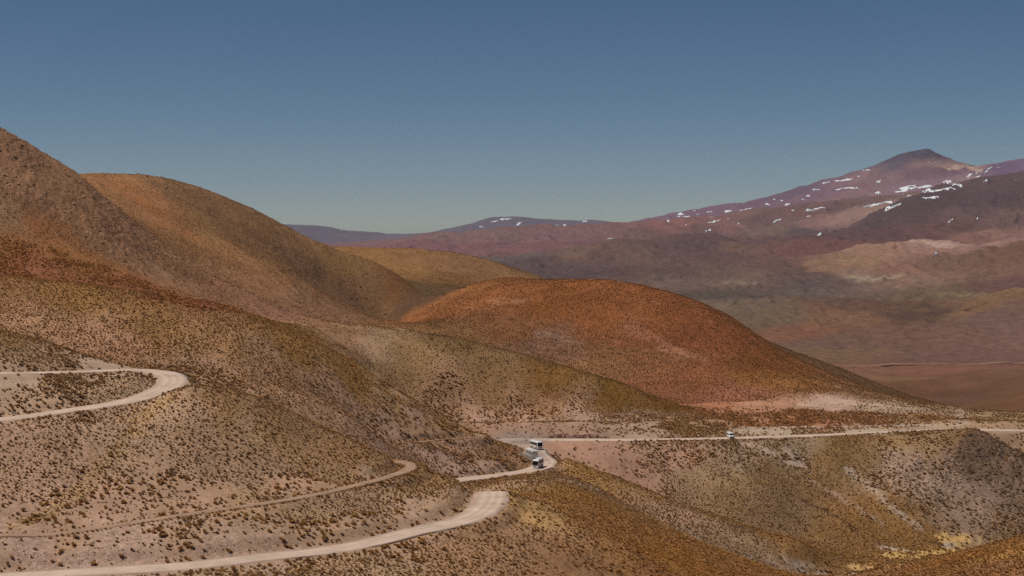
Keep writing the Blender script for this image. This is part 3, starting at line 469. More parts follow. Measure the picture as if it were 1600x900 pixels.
# ------------------------------------------------------------------ materials
def new_mat(name, rough=0.9, spec=0.2):
    m = bpy.data.materials.new(name); m.use_nodes = True; nt = m.node_tree
    b = nt.nodes['Principled BSDF']; b.inputs['Roughness'].default_value = rough
    b.inputs['Specular IOR Level'].default_value = spec
    return m, nt, b
def nnode(nt, t, **kw):
    x = nt.nodes.new(t)
    for k, v in kw.items():
        if k in x.inputs: x.inputs[k].default_value = v
        else: setattr(x, k, v)
    return x
def ramp(nt, fac, stops):
    r = nt.nodes.new('ShaderNodeValToRGB'); e = r.color_ramp.elements
    while len(e) < len(stops): e.new(0.5)
    for q, (p, c) in zip(e, stops): q.position = p; q.color = (c[0], c[1], c[2], 1) if hasattr(c, '__len__') else (c, c, c, 1)
    nt.links.new(fac, r.inputs[0]); return r.outputs[0]
def mixc(nt, a, b, fac, mode='MIX'):
    m = nt.nodes.new('ShaderNodeMix'); m.data_type = 'RGBA'; m.blend_type = mode
    for v, s in ((fac, m.inputs[0]), (a, m.inputs[6]), (b, m.inputs[7])):
        if isinstance(v, (int, float)): s.default_value = v
        elif isinstance(v, tuple): s.default_value = (*v, 1)
        else: nt.links.new(v, s)
    return m.outputs[2]
def math_(nt, op, a, b=0.0):
    m = nt.nodes.new('ShaderNodeMath'); m.operation = op
    for v, s in ((a, m.inputs[0]), (b, m.inputs[1])):
        if isinstance(v, (int, float)): s.default_value = v
        else: nt.links.new(v, s)
    return m.outputs[0]

def ground_mat(name, fine, coarse, speck, bump, ml=.80):
    m, nt, b = new_mat(name, 0.95, 0.1)
    at = nnode(nt, 'ShaderNodeAttribute', attribute_name='Col'); rk = nnode(nt, 'ShaderNodeAttribute', attribute_name='rock'); dn = nnode(nt, 'ShaderNodeAttribute', attribute_name='dens')
    tc = nt.nodes.new('ShaderNodeTexCoord')
    n1 = nnode(nt, 'ShaderNodeTexNoise', Scale=1.0 / coarse, Detail=7.0, Roughness=0.62); nt.links.new(tc.outputs['Object'], n1.inputs['Vector'])
    n2 = nnode(nt, 'ShaderNodeTexNoise', Scale=1.0 / fine, Detail=4.0, Roughness=0.7); nt.links.new(tc.outputs['Object'], n2.inputs['Vector'])
    c = mixc(nt, at.outputs['Color'], ramp(nt, n1.outputs[0], [(0.3, (ml, ml, ml)), (0.5, (1, 1, 1)), (0.7, (2 - ml, 2 - ml, 2 - ml))]), 1.0, 'MULTIPLY')
    c = mixc(nt, c, ramp(nt, n2.outputs[0], [(0.34, .72), (0.5, 1.0), (0.66, 1.25)]), 0.85, 'MULTIPLY')
    # stones and broken rock
    v1 = nnode(nt, 'ShaderNodeTexVoronoi', Scale=1.0 / speck); nt.links.new(tc.outputs['Object'], v1.inputs['Vector'])
    dk = ramp(nt, v1.outputs['Color'], [(0.0, .42), (0.25, .75), (0.55, 1.0), (0.9, 1.35)])
    f = math_(nt, 'MINIMUM', math_(nt, 'MULTIPLY', rk.outputs['Fac'], 0.6), 0.85)
    c = mixc(nt, c, dk, f, 'MULTIPLY')
    # low dead stalks and litter between the tussocks
    n3 = nnode(nt, 'ShaderNodeTexNoise', Scale=1.0 / (speck * 1.3), Detail=2.0, Roughness=0.5); nt.links.new(tc.outputs['Object'], n3.inputs['Vector'])
    lt = ramp(nt, n3.outputs[0], [(0.52, 0.0), (0.60, 1.0)])
    fl = math_(nt, 'MULTIPLY', lt, math_(nt, 'MINIMUM', math_(nt, 'MULTIPLY', dn.outputs['Fac'], 1.3), 0.6))
    c = mixc(nt, c, (.52, .42, .26), fl, 'MULTIPLY')
    nt.links.new(c, b.inputs['Base Color'])
    bp = nnode(nt, 'ShaderNodeBump', Strength=bump[0], Distance=bump[1])
    nt.links.new(n2.outputs[0], bp.inputs['Height']); nt.links.new(bp.outputs[0], b.inputs['Normal'])
    return m
M_near = ground_mat('dry_stony_soil', 0.6, 22.0, 0.9, (0.55, 0.35))
M_hill = ground_mat('hill_soil', 1.6, 60.0, 2.2, (0.6, 0.9))
M_far = ground_mat('mountain_soil', 30.0, 900.0, 60.0, (0.5, 16.0), .90)

def grid_object(name, i0, i1, label_mat, mask=None):
    sub = slice(i0, i1)
    V = np.stack([XX[sub], YY[sub], Z[sub]], -1).reshape(-1, 3)
    r, c = i1 - i0, nu
    idx = np.arange(r * c).reshape(r, c)
    Q = np.stack([idx[:-1, :-1], idx[:-1, 1:], idx[1:, 1:], idx[1:, :-1]], -1)
    if mask is not None: Q = Q[mask[i0:i1 - 1, :-1]]
    Q = Q.reshape(-1, 4)
    used = np.zeros(r * c, bool); used[Q.ravel()] = True
    remap = np.cumsum(used) - 1
    cols = COV[sub].reshape(-1, 6)[used]
    me = fast_mesh(name, V[used], remap[Q], True, {'Col': cols[:, :3], 'rock': cols[:, 5], 'dens': cols[:, 3]})
    o = link(name, me, label_mat); tag(o, kind='structure'); return o
iA = int(np.searchsorted(Vg, math.log(1330))); iB = nv
# hillsides are cut along the valley floors between them
def curve_v(name):
    L = np.asarray(C[name], float); u, _ = px2us(L[:, 0], L[:, 1]); o = np.argsort(u)
    return np.interp(Ug, u[o], np.log(L[o, 2]))
ob = curve_v('olive_back'); uu_px = 800 + Ug * F
lower = VV < ob[None, :]
left_side = UU < px2us(598, 500)[0]
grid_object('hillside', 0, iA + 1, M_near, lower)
grid_object('mountain_slope', 0, iA + 1, M_hill, (~lower) & left_side)
grid_object('red_hill', 0, iA + 1, M_hill, (~lower) & (~left_side))
iC = int(np.searchsorted(Vg, math.log(2600)))
grid_object('hills', iA, iC + 1, M_hill)
grid_object('mountains', iC, iB, M_far)

# the land goes on behind and under the camera, as a coarse skirt
def ground_sheet():
    us = np.linspace(-1.0, 1.0, 60)
    V = []; Fc = []
    ring = [(0.02, -3.0), (40, -12.0), (110, -33.0), (205, None)]
    xs = np.linspace(U0 * 205, (U1 - DU) * 205, 120)
    rows = []
    for d, z in ((-60, 2.0), (-3, -1.9), (4, -3.0), (15, -6.5), (50, -18.0), (110, -36.0), (170, -52.0)):
        rows.append(np.stack([xs * (0.6 + 0.4 * max(d, 0) / 205), np.full_like(xs, d), np.full_like(xs, z)], 1))
    zz = ground_z(xs, np.full_like(xs, 205.001)); rows.append(np.stack([xs, np.full_like(xs, 205.0), zz], 1))
    V = np.vstack(rows); n_ = len(xs)
    Fc = [[r * n_ + i, r * n_ + i + 1, (r + 1) * n_ + i + 1, (r + 1) * n_ + i] for r in range(len(rows) - 1) for i in range(n_ - 1)]
    col = np.tile(lin((150, 122, 106)), (len(V), 1))
    tag(link('ground', fast_mesh('ground', V, np.array(Fc), True, {'Col': col, 'rock': np.full(len(V), .3), 'dens': np.full(len(V), .1)}), M_near), kind='structure')
ground_sheet()

# ------------------------------------------------------------------ roads
def road_mat(name, base, edge):
    m, nt, b = new_mat(name, 0.92, 0.12)
    at = nnode(nt, 'ShaderNodeAttribute', attribute_name='across'); tc = nt.nodes.new('ShaderNodeTexCoord')
    n1 = nnode(nt, 'ShaderNodeTexNoise', Scale=0.16, Detail=6.0, Roughness=0.6); nt.links.new(tc.outputs['Object'], n1.inputs[0])
    n2 = nnode(nt, 'ShaderNodeTexNoise', Scale=2.5, Detail=4.0, Roughness=0.7); nt.links.new(tc.outputs['Object'], n2.inputs[0])
    ru = ramp(nt, at.outputs['Fac'], [(0.0, edge), (0.13, tuple(np.array(base) * .82)), (0.24, tuple(np.array(base) * 1.08)), (0.34, tuple(np.array(base) * .88)), (0.45, tuple(np.array(base) * 1.07)), (0.56, tuple(np.array(base) * .86)), (0.68, tuple(np.array(base) * 1.08)), (0.84, tuple(np.array(base) * .84)), (1.0, edge)])
    c = mixc(nt, ru, ramp(nt, n1.outputs[0], [(0.3, .80), (0.7, 1.14)]), 1.0, 'MULTIPLY')
    c = mixc(nt, c, ramp(nt, n2.outputs[0], [(0.3, .88), (0.7, 1.1)]), 1.0, 'MULTIPLY')
    nt.links.new(c, b.inputs['Base Color'])
    bp = nnode(nt, 'ShaderNodeBump', Strength=0.4, Distance=0.1); nt.links.new(n2.outputs[0], bp.inputs['Height']); nt.links.new(bp.outputs[0], b.inputs['Normal'])
    return m
M_road = road_mat('pale_gravel', tuple(lin((186, 163, 146)) * KALB), tuple(lin((158, 131, 113)) * KALB))
M_track = road_mat('old_track_soil', tuple(lin((154, 125, 104)) * KALB), tuple(lin((154, 125, 104)) * KALB))
def road_object(name, P, hw, mat, wfun=None):
    T_ = np.gradient(P[:, :2], axis=0); T_ /= np.linalg.norm(T_, axis=1)[:, None] + 1e-9
    k = np.hanning(9); k /= k.sum()
    for a in (0, 1): T_[:, a] = np.convolve(np.pad(T_[:, a], 4, mode='edge'), k, 'valid')
    T_ /= np.linalg.norm(T_, axis=1)[:, None]
    Nn = np.stack([-T_[:, 1], T_[:, 0]], 1)
    acr = np.array([-1, -.93, -.7, -.35, 0, .35, .7, .93, 1]); dz = np.array([-.30, -.02, .02, .03, .07, .03, .02, -.02, -.30])
    s_ = np.arange(len(P))
    V = []; A_ = []
    for a, z in zip(acr, dz):
        w = hw * (1 + 0.22 * vnoise(s_ / 9.0 + 50 * a, s_ * 0 + a * 7) + 0.07 * vnoise(s_ / 2.2, s_ * 0 + a * 31)) if abs(a) > .9 else hw
        if wfun is not None: w = w * wfun(P)
        V.append(np.concatenate([P[:, :2] + Nn * (a * w)[:, None] if np.ndim(w) else P[:, :2] + Nn * a * w, (P[:, 2] + z)[:, None]], 1)); A_.append(np.full(len(P), (a + 1) / 2))
    V = np.stack(V, 1).reshape(-1, 3); A_ = np.stack(A_, 1).ravel(); m_ = len(acr)
    i = np.arange(len(P) - 1)[:, None] * m_ + np.arange(m_ - 1)[None]
    Fc = np.stack([i, i + 1, i + 1 + m_, i + m_], -1).reshape(-1, 4)
    return tag(link(name, fast_mesh(name, V, Fc, True, {'across': A_}), mat), kind='structure')
def wide_main(P):                        # wider on the hairpins
    w = np.ones(len(P))
    for (px, py, d, r, k) in ((762, 785, 372, 26, .22), (845, 722, 580, 24, .35), (790, 690, 640, 26, .3)):
        u, s = px2us(px, py); w += k * np.exp(-((P[:, 0] - u * d) ** 2 + (P[:, 1] - d) ** 2) / (2 * r * r))
    return w
road_object('road', paths['main'], 4.0, M_road, wide_main)
road_object('road', paths['left'], 4.0, M_road, lambda P: 1 + .3 * np.exp(-((P[:, 0] - px2us(262, 592)[0] * 432) ** 2 + (P[:, 1] - 432) ** 2) / (2 * 22 ** 2)))
road_object('track', paths['track'], 1.8, M_track)
road_object('track', paths['track2'], 1.4, M_track)
# the far road across the plain
P = catmull(to_world([(1290, 568.5, 3150), (1400, 568, 3180), (1500, 566, 3250), (1600, 564, 3300), (1800, 562, 3350)]), 10.0)
P[:, 2] = ground_z(P[:, 0], P[:, 1]) + 4.0
road_object('road', P, 10.0, road_mat('far_gravel', tuple(lin((140, 112, 88))), tuple(lin((120, 90, 68)))))

# ------------------------------------------------------------------ snow on the mountains
m_snow, nt, b = new_mat('old_snow', 0.6, 0.3); b.inputs['Base Color'].default_value = (.74, .76, .80, 1)
SNOW = [(1412,297,24,4.5,-14),(1438,293,22,5,-8),(1455,298,18,2.5,-6),(1480,295,14,2.5,-6),(1481,283,7,4,0),(1494,289,10,2,-4),(1320,282,17,3,-8),(1290,287,10,1.6,-6),(1373,282,5,2.6,-20),(1322,297,18,2.2,-6),(1340,294,6,1.2,0),(1275,298,7,2,0),(1355,267,6,1.6,0),(1342,276,4,1,0),(1375,322,24,2.6,-9),(1352,325,9,1.2,-3),(1394,324,20,1.6,-22),(1417,309,9,2,-30),(1415,304,6,1.4,-10),(1454,310,12,2.8,0),(1273,330,16,2,-5),(1284,367,12,1.4,-28),(1525,271,16,1.4,-26),(1545,264,10,1.6,-26),(1573,252,8,1.8,-26),(1529,278,5,1.4,0),(1540,287,4,1.2,0),(1586,280,3.4,1.2,0),(1561,262,3,1,0),(1214,346,7,1.8,-14),(1452,254,2,1,0),(1463,253,2,1,0),(1485,348,5,1.1,-30),(1527,345,2.5,1.4,-30),(1462,402,5,1.4,-30),(1372,303,4,1.2,0),(1345,311,4,1,0),(1262,307,4,1,-6),(1230,318,5,1,-6),(1222,314,3,1,0),(1255,314,3,1,0),(1200,320,4,.9,0),(1240,333,4,1,0),(1264,340,4,1.2,-10),
 (788,343,12,2.4,-6),(811,350,6,3,-30),(772,346,6,1.6,-10),(871,352,3.5,2.2,-20),(882,351,3,2.6,-30),(914,345,6,1.4,0),(918,352,6,2.8,0),(832,353,2,1,0),(752,356,3,1,0),(535,361,2.5,.8,0),
 (951,375,8,1.4,-12),(1062,337,6,1.6,0),(1061,340,4,.9,0),(1072,340,7,1.2,-3),(1044,346,3,2,0),(1111,333,9,1.6,-6),(1125,332,7,.8,-4),(1137,328,7,1.3,0),(1161,329,11,1.6,-5),(1171,328,4,1,0),(1116,346,12,1.5,-5),(1138,345,3,.8,0),(1090,337,3,.8,0),(1107,359,6,1.4,-6),(1154,352,2.4,1.4,-40),(1072,351,3,1,0),(1198,317,5,1.6,-8),(1112,341,3,.8,0),(1084,330,3,.7,0),(1245,320,4,1,0),(1210,313,3,.8,0)]
def snow_object():
    Vs, Fs, base = [], [], 0
    for (cx, cy, a, bb, ang) in SNOW:
        u0, v0 = hit(cx, cy)
        na, nb = 26, 5
        ca, sa = math.cos(R(ang)), math.sin(R(ang)); ph = random.random() * 50
        pts_ = []
        for ib in range(nb + 1):
            rr = ib / nb
            for ia in range(na):
                th = 2 * math.pi * ia / na
                k_ = rr * (1 + 1.1 * float(fbm(np.array(ph + math.cos(th) * 3.5), np.array(ph + math.sin(th) * 1.6), 4, .7)))
                ex, ey = a * .80 * k_ * math.cos(th), bb * .52 * k_ * math.sin(th)
                u, v = hit(cx + ex * ca - ey * sa, cy + ex * sa + ey * ca)
                v = max(min(v, v0 + .035), v0 - .035)
                d = math.exp(v); x = u * d
                lift = (5.0 if rr < .99 else -6.0)
                pts_.append((x, d, float(ground_z(x, d)) + lift))
        Vs += pts_
        for ib in range(nb):
            for ia in range(na):
                p = base + ib * na + ia; q = base + ib * na + (ia + 1) % na
                Fs.append((p, q, q + na, p + na))
        base += len(pts_)
    o = link('snow', fast_mesh('snow', np.array(Vs), np.array(Fs), True), m_snow)
    tag(o, 'scattered white snow patches on the far purple mountain slopes', 'snow', kind='stuff')
snow_object()

# ------------------------------------------------------------------ tussocks
def tuft_mesh(kind, seed):
    r = random.Random(seed); V = []; Fc = []
    nb = {0: 7, 1: 12, 2: 46}[kind]
    for i in range(nb):
        a = 2 * math.pi * (i + r.random() * .7) / nb * (1 if kind < 2 else 5.3)
        lean = (0.25 + 0.65 * r.random()) if kind < 2 else r.random() ** .7 * 1.05
        w = {0: .34, 1: .26, 2: .12}[kind] * (0.8 + .4 * r.random())
        rb = r.random() * .22
        h = (0.62 + .38 * r.random()) * (1.05 - .35 * lean)
        bx, by = math.cos(a) * rb, math.sin(a) * rb
        tx, ty = bx + math.cos(a) * lean * .52, by + math.sin(a) * lean * .52
        nx, ny = -math.sin(a) * w, math.cos(a) * w
        mx, my = (bx * .45 + tx * .55) , (by * .45 + ty * .55)
        k = len(V)
        V += [(bx - nx * .8, by - ny * .8, -.12), (bx + nx * .8, by + ny * .8, -.12), (mx + nx, my + ny, h * .66), (mx - nx, my - ny, h * .66), (tx + nx * .1, ty + ny * .1, h), (tx - nx * .1, ty - ny * .1, h * .97)]
        Fc += [(k, k + 1, k + 2, k + 3), (k + 3, k + 2, k + 4, k + 5)]
    return np.array(V), np.array(Fc)
def tuft_mat(name, cols):
    m, nt, b = new_mat(name, 0.95, 0.05)
    at = nnode(nt, 'ShaderNodeAttribute', attribute_name='tint'); oi = nt.nodes.new('ShaderNodeObjectInfo')
    tr = nt.nodes.new('ShaderNodeBsdfTranslucent'); mx = nt.nodes.new('ShaderNodeMixShader'); mx.inputs[0].default_value = .38
    nt.links.new(b.outputs[0], mx.inputs[1]); nt.links.new(tr.outputs[0], mx.inputs[2]); nt.links.new(mx.outputs[0], nt.nodes['Material Output'].inputs['Surface'])
    rr = nt.nodes.new('NodeReroute'); nt.links.new(rr.outputs[0], b.inputs['Base Color']); nt.links.new(rr.outputs[0], tr.inputs['Color'])
    return m, nt, rr, at, oi
GOLD = [lin((198, 154, 88)), lin((180, 136, 78)), lin((212, 174, 112)), lin((168, 124, 70))]
DARK = [lin((178, 138, 88)), lin((162, 122, 76)), lin((194, 152, 98)), lin((148, 111, 68))]
m_tuft, nt, b, at, oi = tuft_mat('dry_tussock', None); nt.links.new(at.outputs['Color'], b.inputs[0])
m_gold, nt, b, at, oi = tuft_mat('golden_tussock', None); nt.links.new(ramp(nt, oi.outputs['Random'], [(0, GOLD[3]), (.5, GOLD[1]), (1, GOLD[2])]), b.inputs[0])
m_dark, nt, b, at, oi = tuft_mat('dark_shrub', None); nt.links.new(ramp(nt, oi.outputs['Random'], [(0, DARK[3]), (.5, DARK[0]), (1, DARK[2])]), b.inputs[0])

def road_clear(x, y):
    return grid_s(rd, x / y, np.log(y)) - grid_s(rw, x / y, np.log(y))
def scatter(d0, d1, n_):
    """even random points on the land between two distances"""
    c_ = 1 / math.sqrt(n_ / area(d0, d1))
    gx, gy = np.meshgrid(np.arange(-.455 * d1, .455 * d1, c_), np.arange(d0 + .5 * c_, d1 - .3 * c_, c_)); k = np.abs(gx) < .455 * gy; gx, gy = gx[k], gy[k]
    return gx + rng.uniform(-.42, .42, gx.shape) * c_, gy + rng.uniform(-.42, .42, gx.shape) * c_
def visible(x, y, z, margin):
    return (z + 0.5) / y > grid_s(CMF, x / y, np.log(y)) - margin
XS, YS, SZ, KD = [], [], [], []
area = lambda a, b_: .455 * (b_ ** 2 - a ** 2)
MAXD = .80
for d0, d1, sc, mul in ((232, 500, .43, 1.4), (500, 760, .47, 1.35), (760, 1150, .50, .75), (1150, 1760, .50, .50)):
    n_ = int(area(d0, d1) * MAXD * mul); x, y = scatter(d0, d1, n_)
    cv_ = cover(x / y, np.log(y)); patch = fbm(x / 9.0, y / 12.0, 3)
    dens = cv_[:, 3] * (1 + 1.3 * patch + .8 * fbm(x / 40., y / 50., 2)) * 2.3
    ok = rng.random(len(x)) * .80 < dens
    ok &= road_clear(x, y) > 0.7
    z = ground_z(x, y); ok &= visible(x, y, z, .012)
    x, y, cvk = x[ok], y[ok], cv_[ok]
    size = sc * (0.40 + 0.85 * rng.random(len(x)) ** 2.0) * (1.0 + .5 * (cvk[:, 3] < .3) * (y < 760)) * np.where((y > 760) & (x < -.06 * y), .85, 1.0)
    XS.append(x); YS.append(y); SZ.append(size); KD.append((rng.random(len(x)) + .22 * fbm(x / 30, y / 30, 2) < cvk[:, 4] * .95 + .04))
# rows of tussocks on the edges of the roads and of the old tracks
def edge_row(P, off, gap, jit, d=None, prob=1.0, sc=.45, gold=.9, a0=0.0, a1=1.0):
    T_ = np.gradient(P[:, :2], axis=0); T_ /= np.linalg.norm(T_, axis=1)[:, None] + 1e-9; Nn = np.stack([-T_[:, 1], T_[:, 0]], 1)
    n_ = int(len(P) * (a1 - a0) / gap); i = (rng.uniform(a0, a1, n_) * (len(P) - 1)).astype(int)
    q = P[i, :2] + Nn[i] * (off + rng.normal(0, jit, n_))[:, None]
    ok = rng.random(n_) < prob * (0.75 + 1.4 * vnoise(i / 14.0, i * 0 + off)); q = q[ok]
    XS.append(q[:, 0]); YS.append(q[:, 1]); SZ.append(sc * (.5 + .7 * rng.random(len(q)))); KD.append(rng.random(len(q)) < gold)
edge_row(paths['track'], -2.3, .30, .35, sc=.42); edge_row(paths['track'], 2.3, .5, .5, sc=.40)
edge_row(paths['track2'], -1.6, .5, .4, sc=.42); edge_row(paths['track2'], 1.8, .8, .5)
edge_row(paths['main'], -5.6, 1.6, .6, sc=.55, gold=.75, a0=0, a1=.42); edge_row(paths['left'], -5.4, 1.4, .7, sc=.55, gold=.6, a0=0.1, a1=.5)
x = np.concatenate(XS); y = np.concatenate(YS); size = np.concatenate(SZ); gold = np.concatenate(KD); z = ground_z(x, y)
inside = (np.abs(x / y) < .36)
depth_row = -z / y
vis = visible(x, y, z, 0.0) & inside & (np.abs(x / y) < .355) & (z / y > -0.246)
score = np.where(vis, size * (1.05) / y, 0)
big = np.argsort(-score)[:300]
single = np.zeros(len(x), bool); single[big] = True
def bulk_tufts(sel, kind, name, label, cat):
    idx = np.nonzero(sel)[0]
    protos = [tuft_mesh(kind, s_) for s_ in range(5)]
    Vs, Fs, Ts = [], [], []; base = 0
    which = rng.integers(0, 5, len(idx))
    for w_ in range(5):
        ii = idx[which == w_]; pv_, pf_ = protos[w_]
        a = rng.uniform(0, 2 * math.pi, len(ii)); ca, sa = np.cos(a)[:, None], np.sin(a)[:, None]
        s_ = size[ii][:, None]; hx = rng.uniform(.75, 1.25, len(ii))[:, None]
        X = (pv_[None, :, 0] * ca - pv_[None, :, 1] * sa) * s_ * 1.5 + x[ii][:, None]
        Y = (pv_[None, :, 0] * sa + pv_[None, :, 1] * ca) * s_ * 1.5 + y[ii][:, None]
        Zc = pv_[None, :, 2] * s_ * hx * 1.25 + z[ii][:, None]
        Vs.append(np.stack([X, Y, Zc], -1).reshape(-1, 3))
        Fs.append((pf_[None] + (base + np.arange(len(ii))[:, None, None] * len(pv_))).reshape(-1, 4)); base += len(ii) * len(pv_)
        pal = np.where(gold[ii][:, None], np.array(GOLD)[rng.integers(0, 4, len(ii))], np.array(DARK)[rng.integers(0, 4, len(ii))])
        # tufts take some of the colour of the slope they grow on (reddish hill, olive spur)
        soil = cover(x[ii] / y[ii], np.log(y[ii]))[:, :3]
        tone = soil / soil.sum(1)[:, None] * pal.sum(1)[:, None]
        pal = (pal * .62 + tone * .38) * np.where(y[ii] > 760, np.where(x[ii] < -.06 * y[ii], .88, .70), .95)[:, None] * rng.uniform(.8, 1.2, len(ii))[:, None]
        Ts.append(np.repeat(pal, len(pv_), 0))
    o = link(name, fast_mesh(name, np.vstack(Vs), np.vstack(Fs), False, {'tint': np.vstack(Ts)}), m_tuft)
    tag(o, label, cat, kind='stuff')
rest = ~single
print('tufts', len(x))
bulk_tufts(rest & (y < 560), 1, 'tussock_grass', 'countless brown tussocks dotting the slopes around the near bends', 'grass')
bulk_tufts(rest & (y >= 560), 0, 'tussock_grass', 'countless small tufts covering the far slopes and the red hill', 'grass')
# the 300 largest stand as things of their own
protos = {}
for g_, mm in ((True, m_gold), (False, m_dark)):
    for s_ in range(4):
        pv_, pf_ = tuft_mesh(2, 100 + s_ + 10 * g_); protos[(g_, s_)] = fast_mesh('tussock', pv_ * (1.5, 1.5, 1.25), pf_, False); protos[(g_, s_)].materials.append(mm)
main_xy = paths['main']
for i in big:
    g_ = bool(gold[i]); o = bpy.data.objects.new('tussock' if g_ else 'shrub', protos[(g_, random.randrange(4))]); COL.objects.link(o)
    o.location = (x[i], y[i], z[i]); o.rotation_euler = (0, 0, random.random() * 6.28); s_ = size[i]; o.scale = (s_, s_, s_ * random.uniform(.85, 1.15))
    j = np.argmin(np.hypot(main_xy[:, 0] - x[i], main_xy[:, 1] - y[i])); front = main_xy[j, 1] > y[i]
    side = 'below the near pale road' if front else 'on the slope above the near pale road'
    if g_: tag(o, 'one of the larger golden tussocks ' + side, 'grass tussock', 'golden tussocks ' + side)
    else: tag(o, 'one of the larger dark brown shrubs ' + side, 'shrub', 'dark shrubs ' + side)

# ------------------------------------------------------------------ stones
def stones():
    XS, YS, SC = [], [], []
    for d0, d1, mx, sc in ((270, 420, 2.6, .13), (560, 760, .5, .42), (760, 1300, .12, .55)):
        n_ = int(area(d0, d1) * mx); x, y = scatter(d0, d1, n_); n_ = len(x); cv_ = cover(x / y, np.log(y)); pt = fbm(x / 6, y / 8, 3)
        ok = rng.random(n_) < np.clip(cv_[:, 5] - .25, 0, 1.4) * (.5 + 2.0 * pt); ok &= road_clear(x, y) > .6
        z = ground_z(x, y); ok &= visible(x, y, z, .008); x, y = x[ok], y[ok]
        XS.append(x); YS.append(y); SC.append(sc * (.4 + 1.6 * rng.random(len(x)) ** 3))
    x, y, s_ = np.concatenate(XS), np.concatenate(YS), np.concatenate(SC); z = ground_z(x, y)
    P = np.array([(1, 0, -.2), (.4, .9, -.2), (-.6, .8, -.2), (-1, -.1, -.2), (-.3, -.9, -.2), (.7, -.8, -.2), (.5, .1, .7), (-.1, .5, .8), (-.5, -.2, .6), (.1, -.4, .75)])
    Fq = np.array([(0, 1, 7, 6), (1, 2, 7, 7), (2, 3, 8, 7), (3, 4, 9, 8), (4, 5, 9, 9), (5, 0, 6, 9), (6, 7, 8, 9)])
    tri = []
    for f in Fq:
        tri.append((f[0], f[1], f[2]));
        if f[3] != f[2]: tri.append((f[0], f[2], f[3]))
    tri = np.array(tri); n_ = len(x); a = rng.uniform(0, 6.28, n_); ca, sa = np.cos(a)[:, None], np.sin(a)[:, None]
    jit = rng.uniform(.7, 1.35, (n_, len(P), 3)); Q = P[None] * jit
    X = (Q[..., 0] * ca - Q[..., 1] * sa) * s_[:, None] * 1.3 + x[:, None]; Y = (Q[..., 0] * sa + Q[..., 1] * ca) * s_[:, None] + y[:, None]; Zc = Q[..., 2] * s_[:, None] * .9 + z[:, None]
    soil = cover(x / y, np.log(y))[:, :3] * rng.choice([.45, .7, 1.0, 1.25], n_, p=[.25, .3, .3, .15])[:, None]
    m_, nt, b = new_mat('broken_rock', .9, .15); at = nnode(nt, 'ShaderNodeAttribute', attribute_name='tint'); nt.links.new(at.outputs['Color'], b.inputs['Base Color'])
    o = link('loose_rocks', fast_mesh('loose_rocks', np.stack([X, Y, Zc], -1).reshape(-1, 3), (tri[None] + np.arange(n_)[:, None, None] * len(P)).reshape(-1, 3), False, {'tint': np.repeat(soil, len(P), 0)}), m_)
    tag(o, 'loose broken stones on road banks, the rocky knoll and ribs', 'rocks', kind='stuff'); print('stones', n_)
stones()

# ------------------------------------------------------------------ vehicles
def flat_mat(name, c, rough=.5, metal=0.0, spec=.5):
    m, nt, b = new_mat(name, rough, spec); b.inputs['Metallic'].default_value = metal
    tc = nt.nodes.new('ShaderNodeTexCoord'); n_ = nnode(nt, 'ShaderNodeTexNoise', Scale=1.7, Detail=4.0); nt.links.new(tc.outputs['Object'], n_.inputs[0])
    nt.links.new(mixc(nt, tuple(c), ramp(nt, n_.outputs[0], [(.35, .84), (.65, 1.06)]), 1.0, 'MULTIPLY'), b.inputs['Base Color']); return m
m_white = flat_mat('white_paint', (.80, .80, .78), .35); m_glass = flat_mat('tinted_glass', (.008, .009, .010), .22, 0, .3)
m_tyre = flat_mat('tyre_rubber', (.03, .03, .03), .85); m_rim = flat_mat('rim_metal', (.35, .35, .36), .4, .6); m_lamp = flat_mat('lamp_lens', (.75, .75, .72), .15)
m_trim = flat_mat('dark_trim', (.05, .05, .05), .6); m_red = flat_mat('tail_lamp', (.35, .03, .02), .3); m_side = flat_mat('dusty_grey_paint', (.42, .41, .40), .5)

def loft(name, secs, mat, parent, close=True):
    """closed rings of equal length -> a solid"""
    n_ = len(secs[0]); V = np.array([p for s_ in secs for p in s_]); me = bpy.data.meshes.new(name)
    Fc = [(i * n_ + j, i * n_ + (j + 1) % n_, (i + 1) * n_ + (j + 1) % n_, (i + 1) * n_ + j) for i in range(len(secs) - 1) for j in range(n_)]
    Fc += [tuple(range(n_))[::-1], tuple(range((len(secs) - 1) * n_, len(secs) * n_))]
    me.from_pydata([tuple(p) for p in V], [], Fc); me.update(); return link(name, me, mat, parent)
def rbox(name, c, s_, mat, parent, bev=.04, rot=0.0):
    import bmesh
    bm = bmesh.new(); bmesh.ops.create_cube(bm, size=1); bmesh.ops.scale(bm, vec=s_, verts=bm.verts)
    if bev: bmesh.ops.bevel(bm, geom=bm.edges[:], offset=min(bev, min(s_) * .45), segments=2, affect='EDGES')
    if rot: bmesh.ops.rotate(bm, cent=(0, 0, 0), matrix=mathutils.Matrix.Rotation(rot, 3, 'X'), verts=bm.verts)
    bmesh.ops.translate(bm, vec=c, verts=bm.verts); me = bpy.data.meshes.new(name); bm.to_mesh(me); bm.free(); return link(name, me, mat, parent)
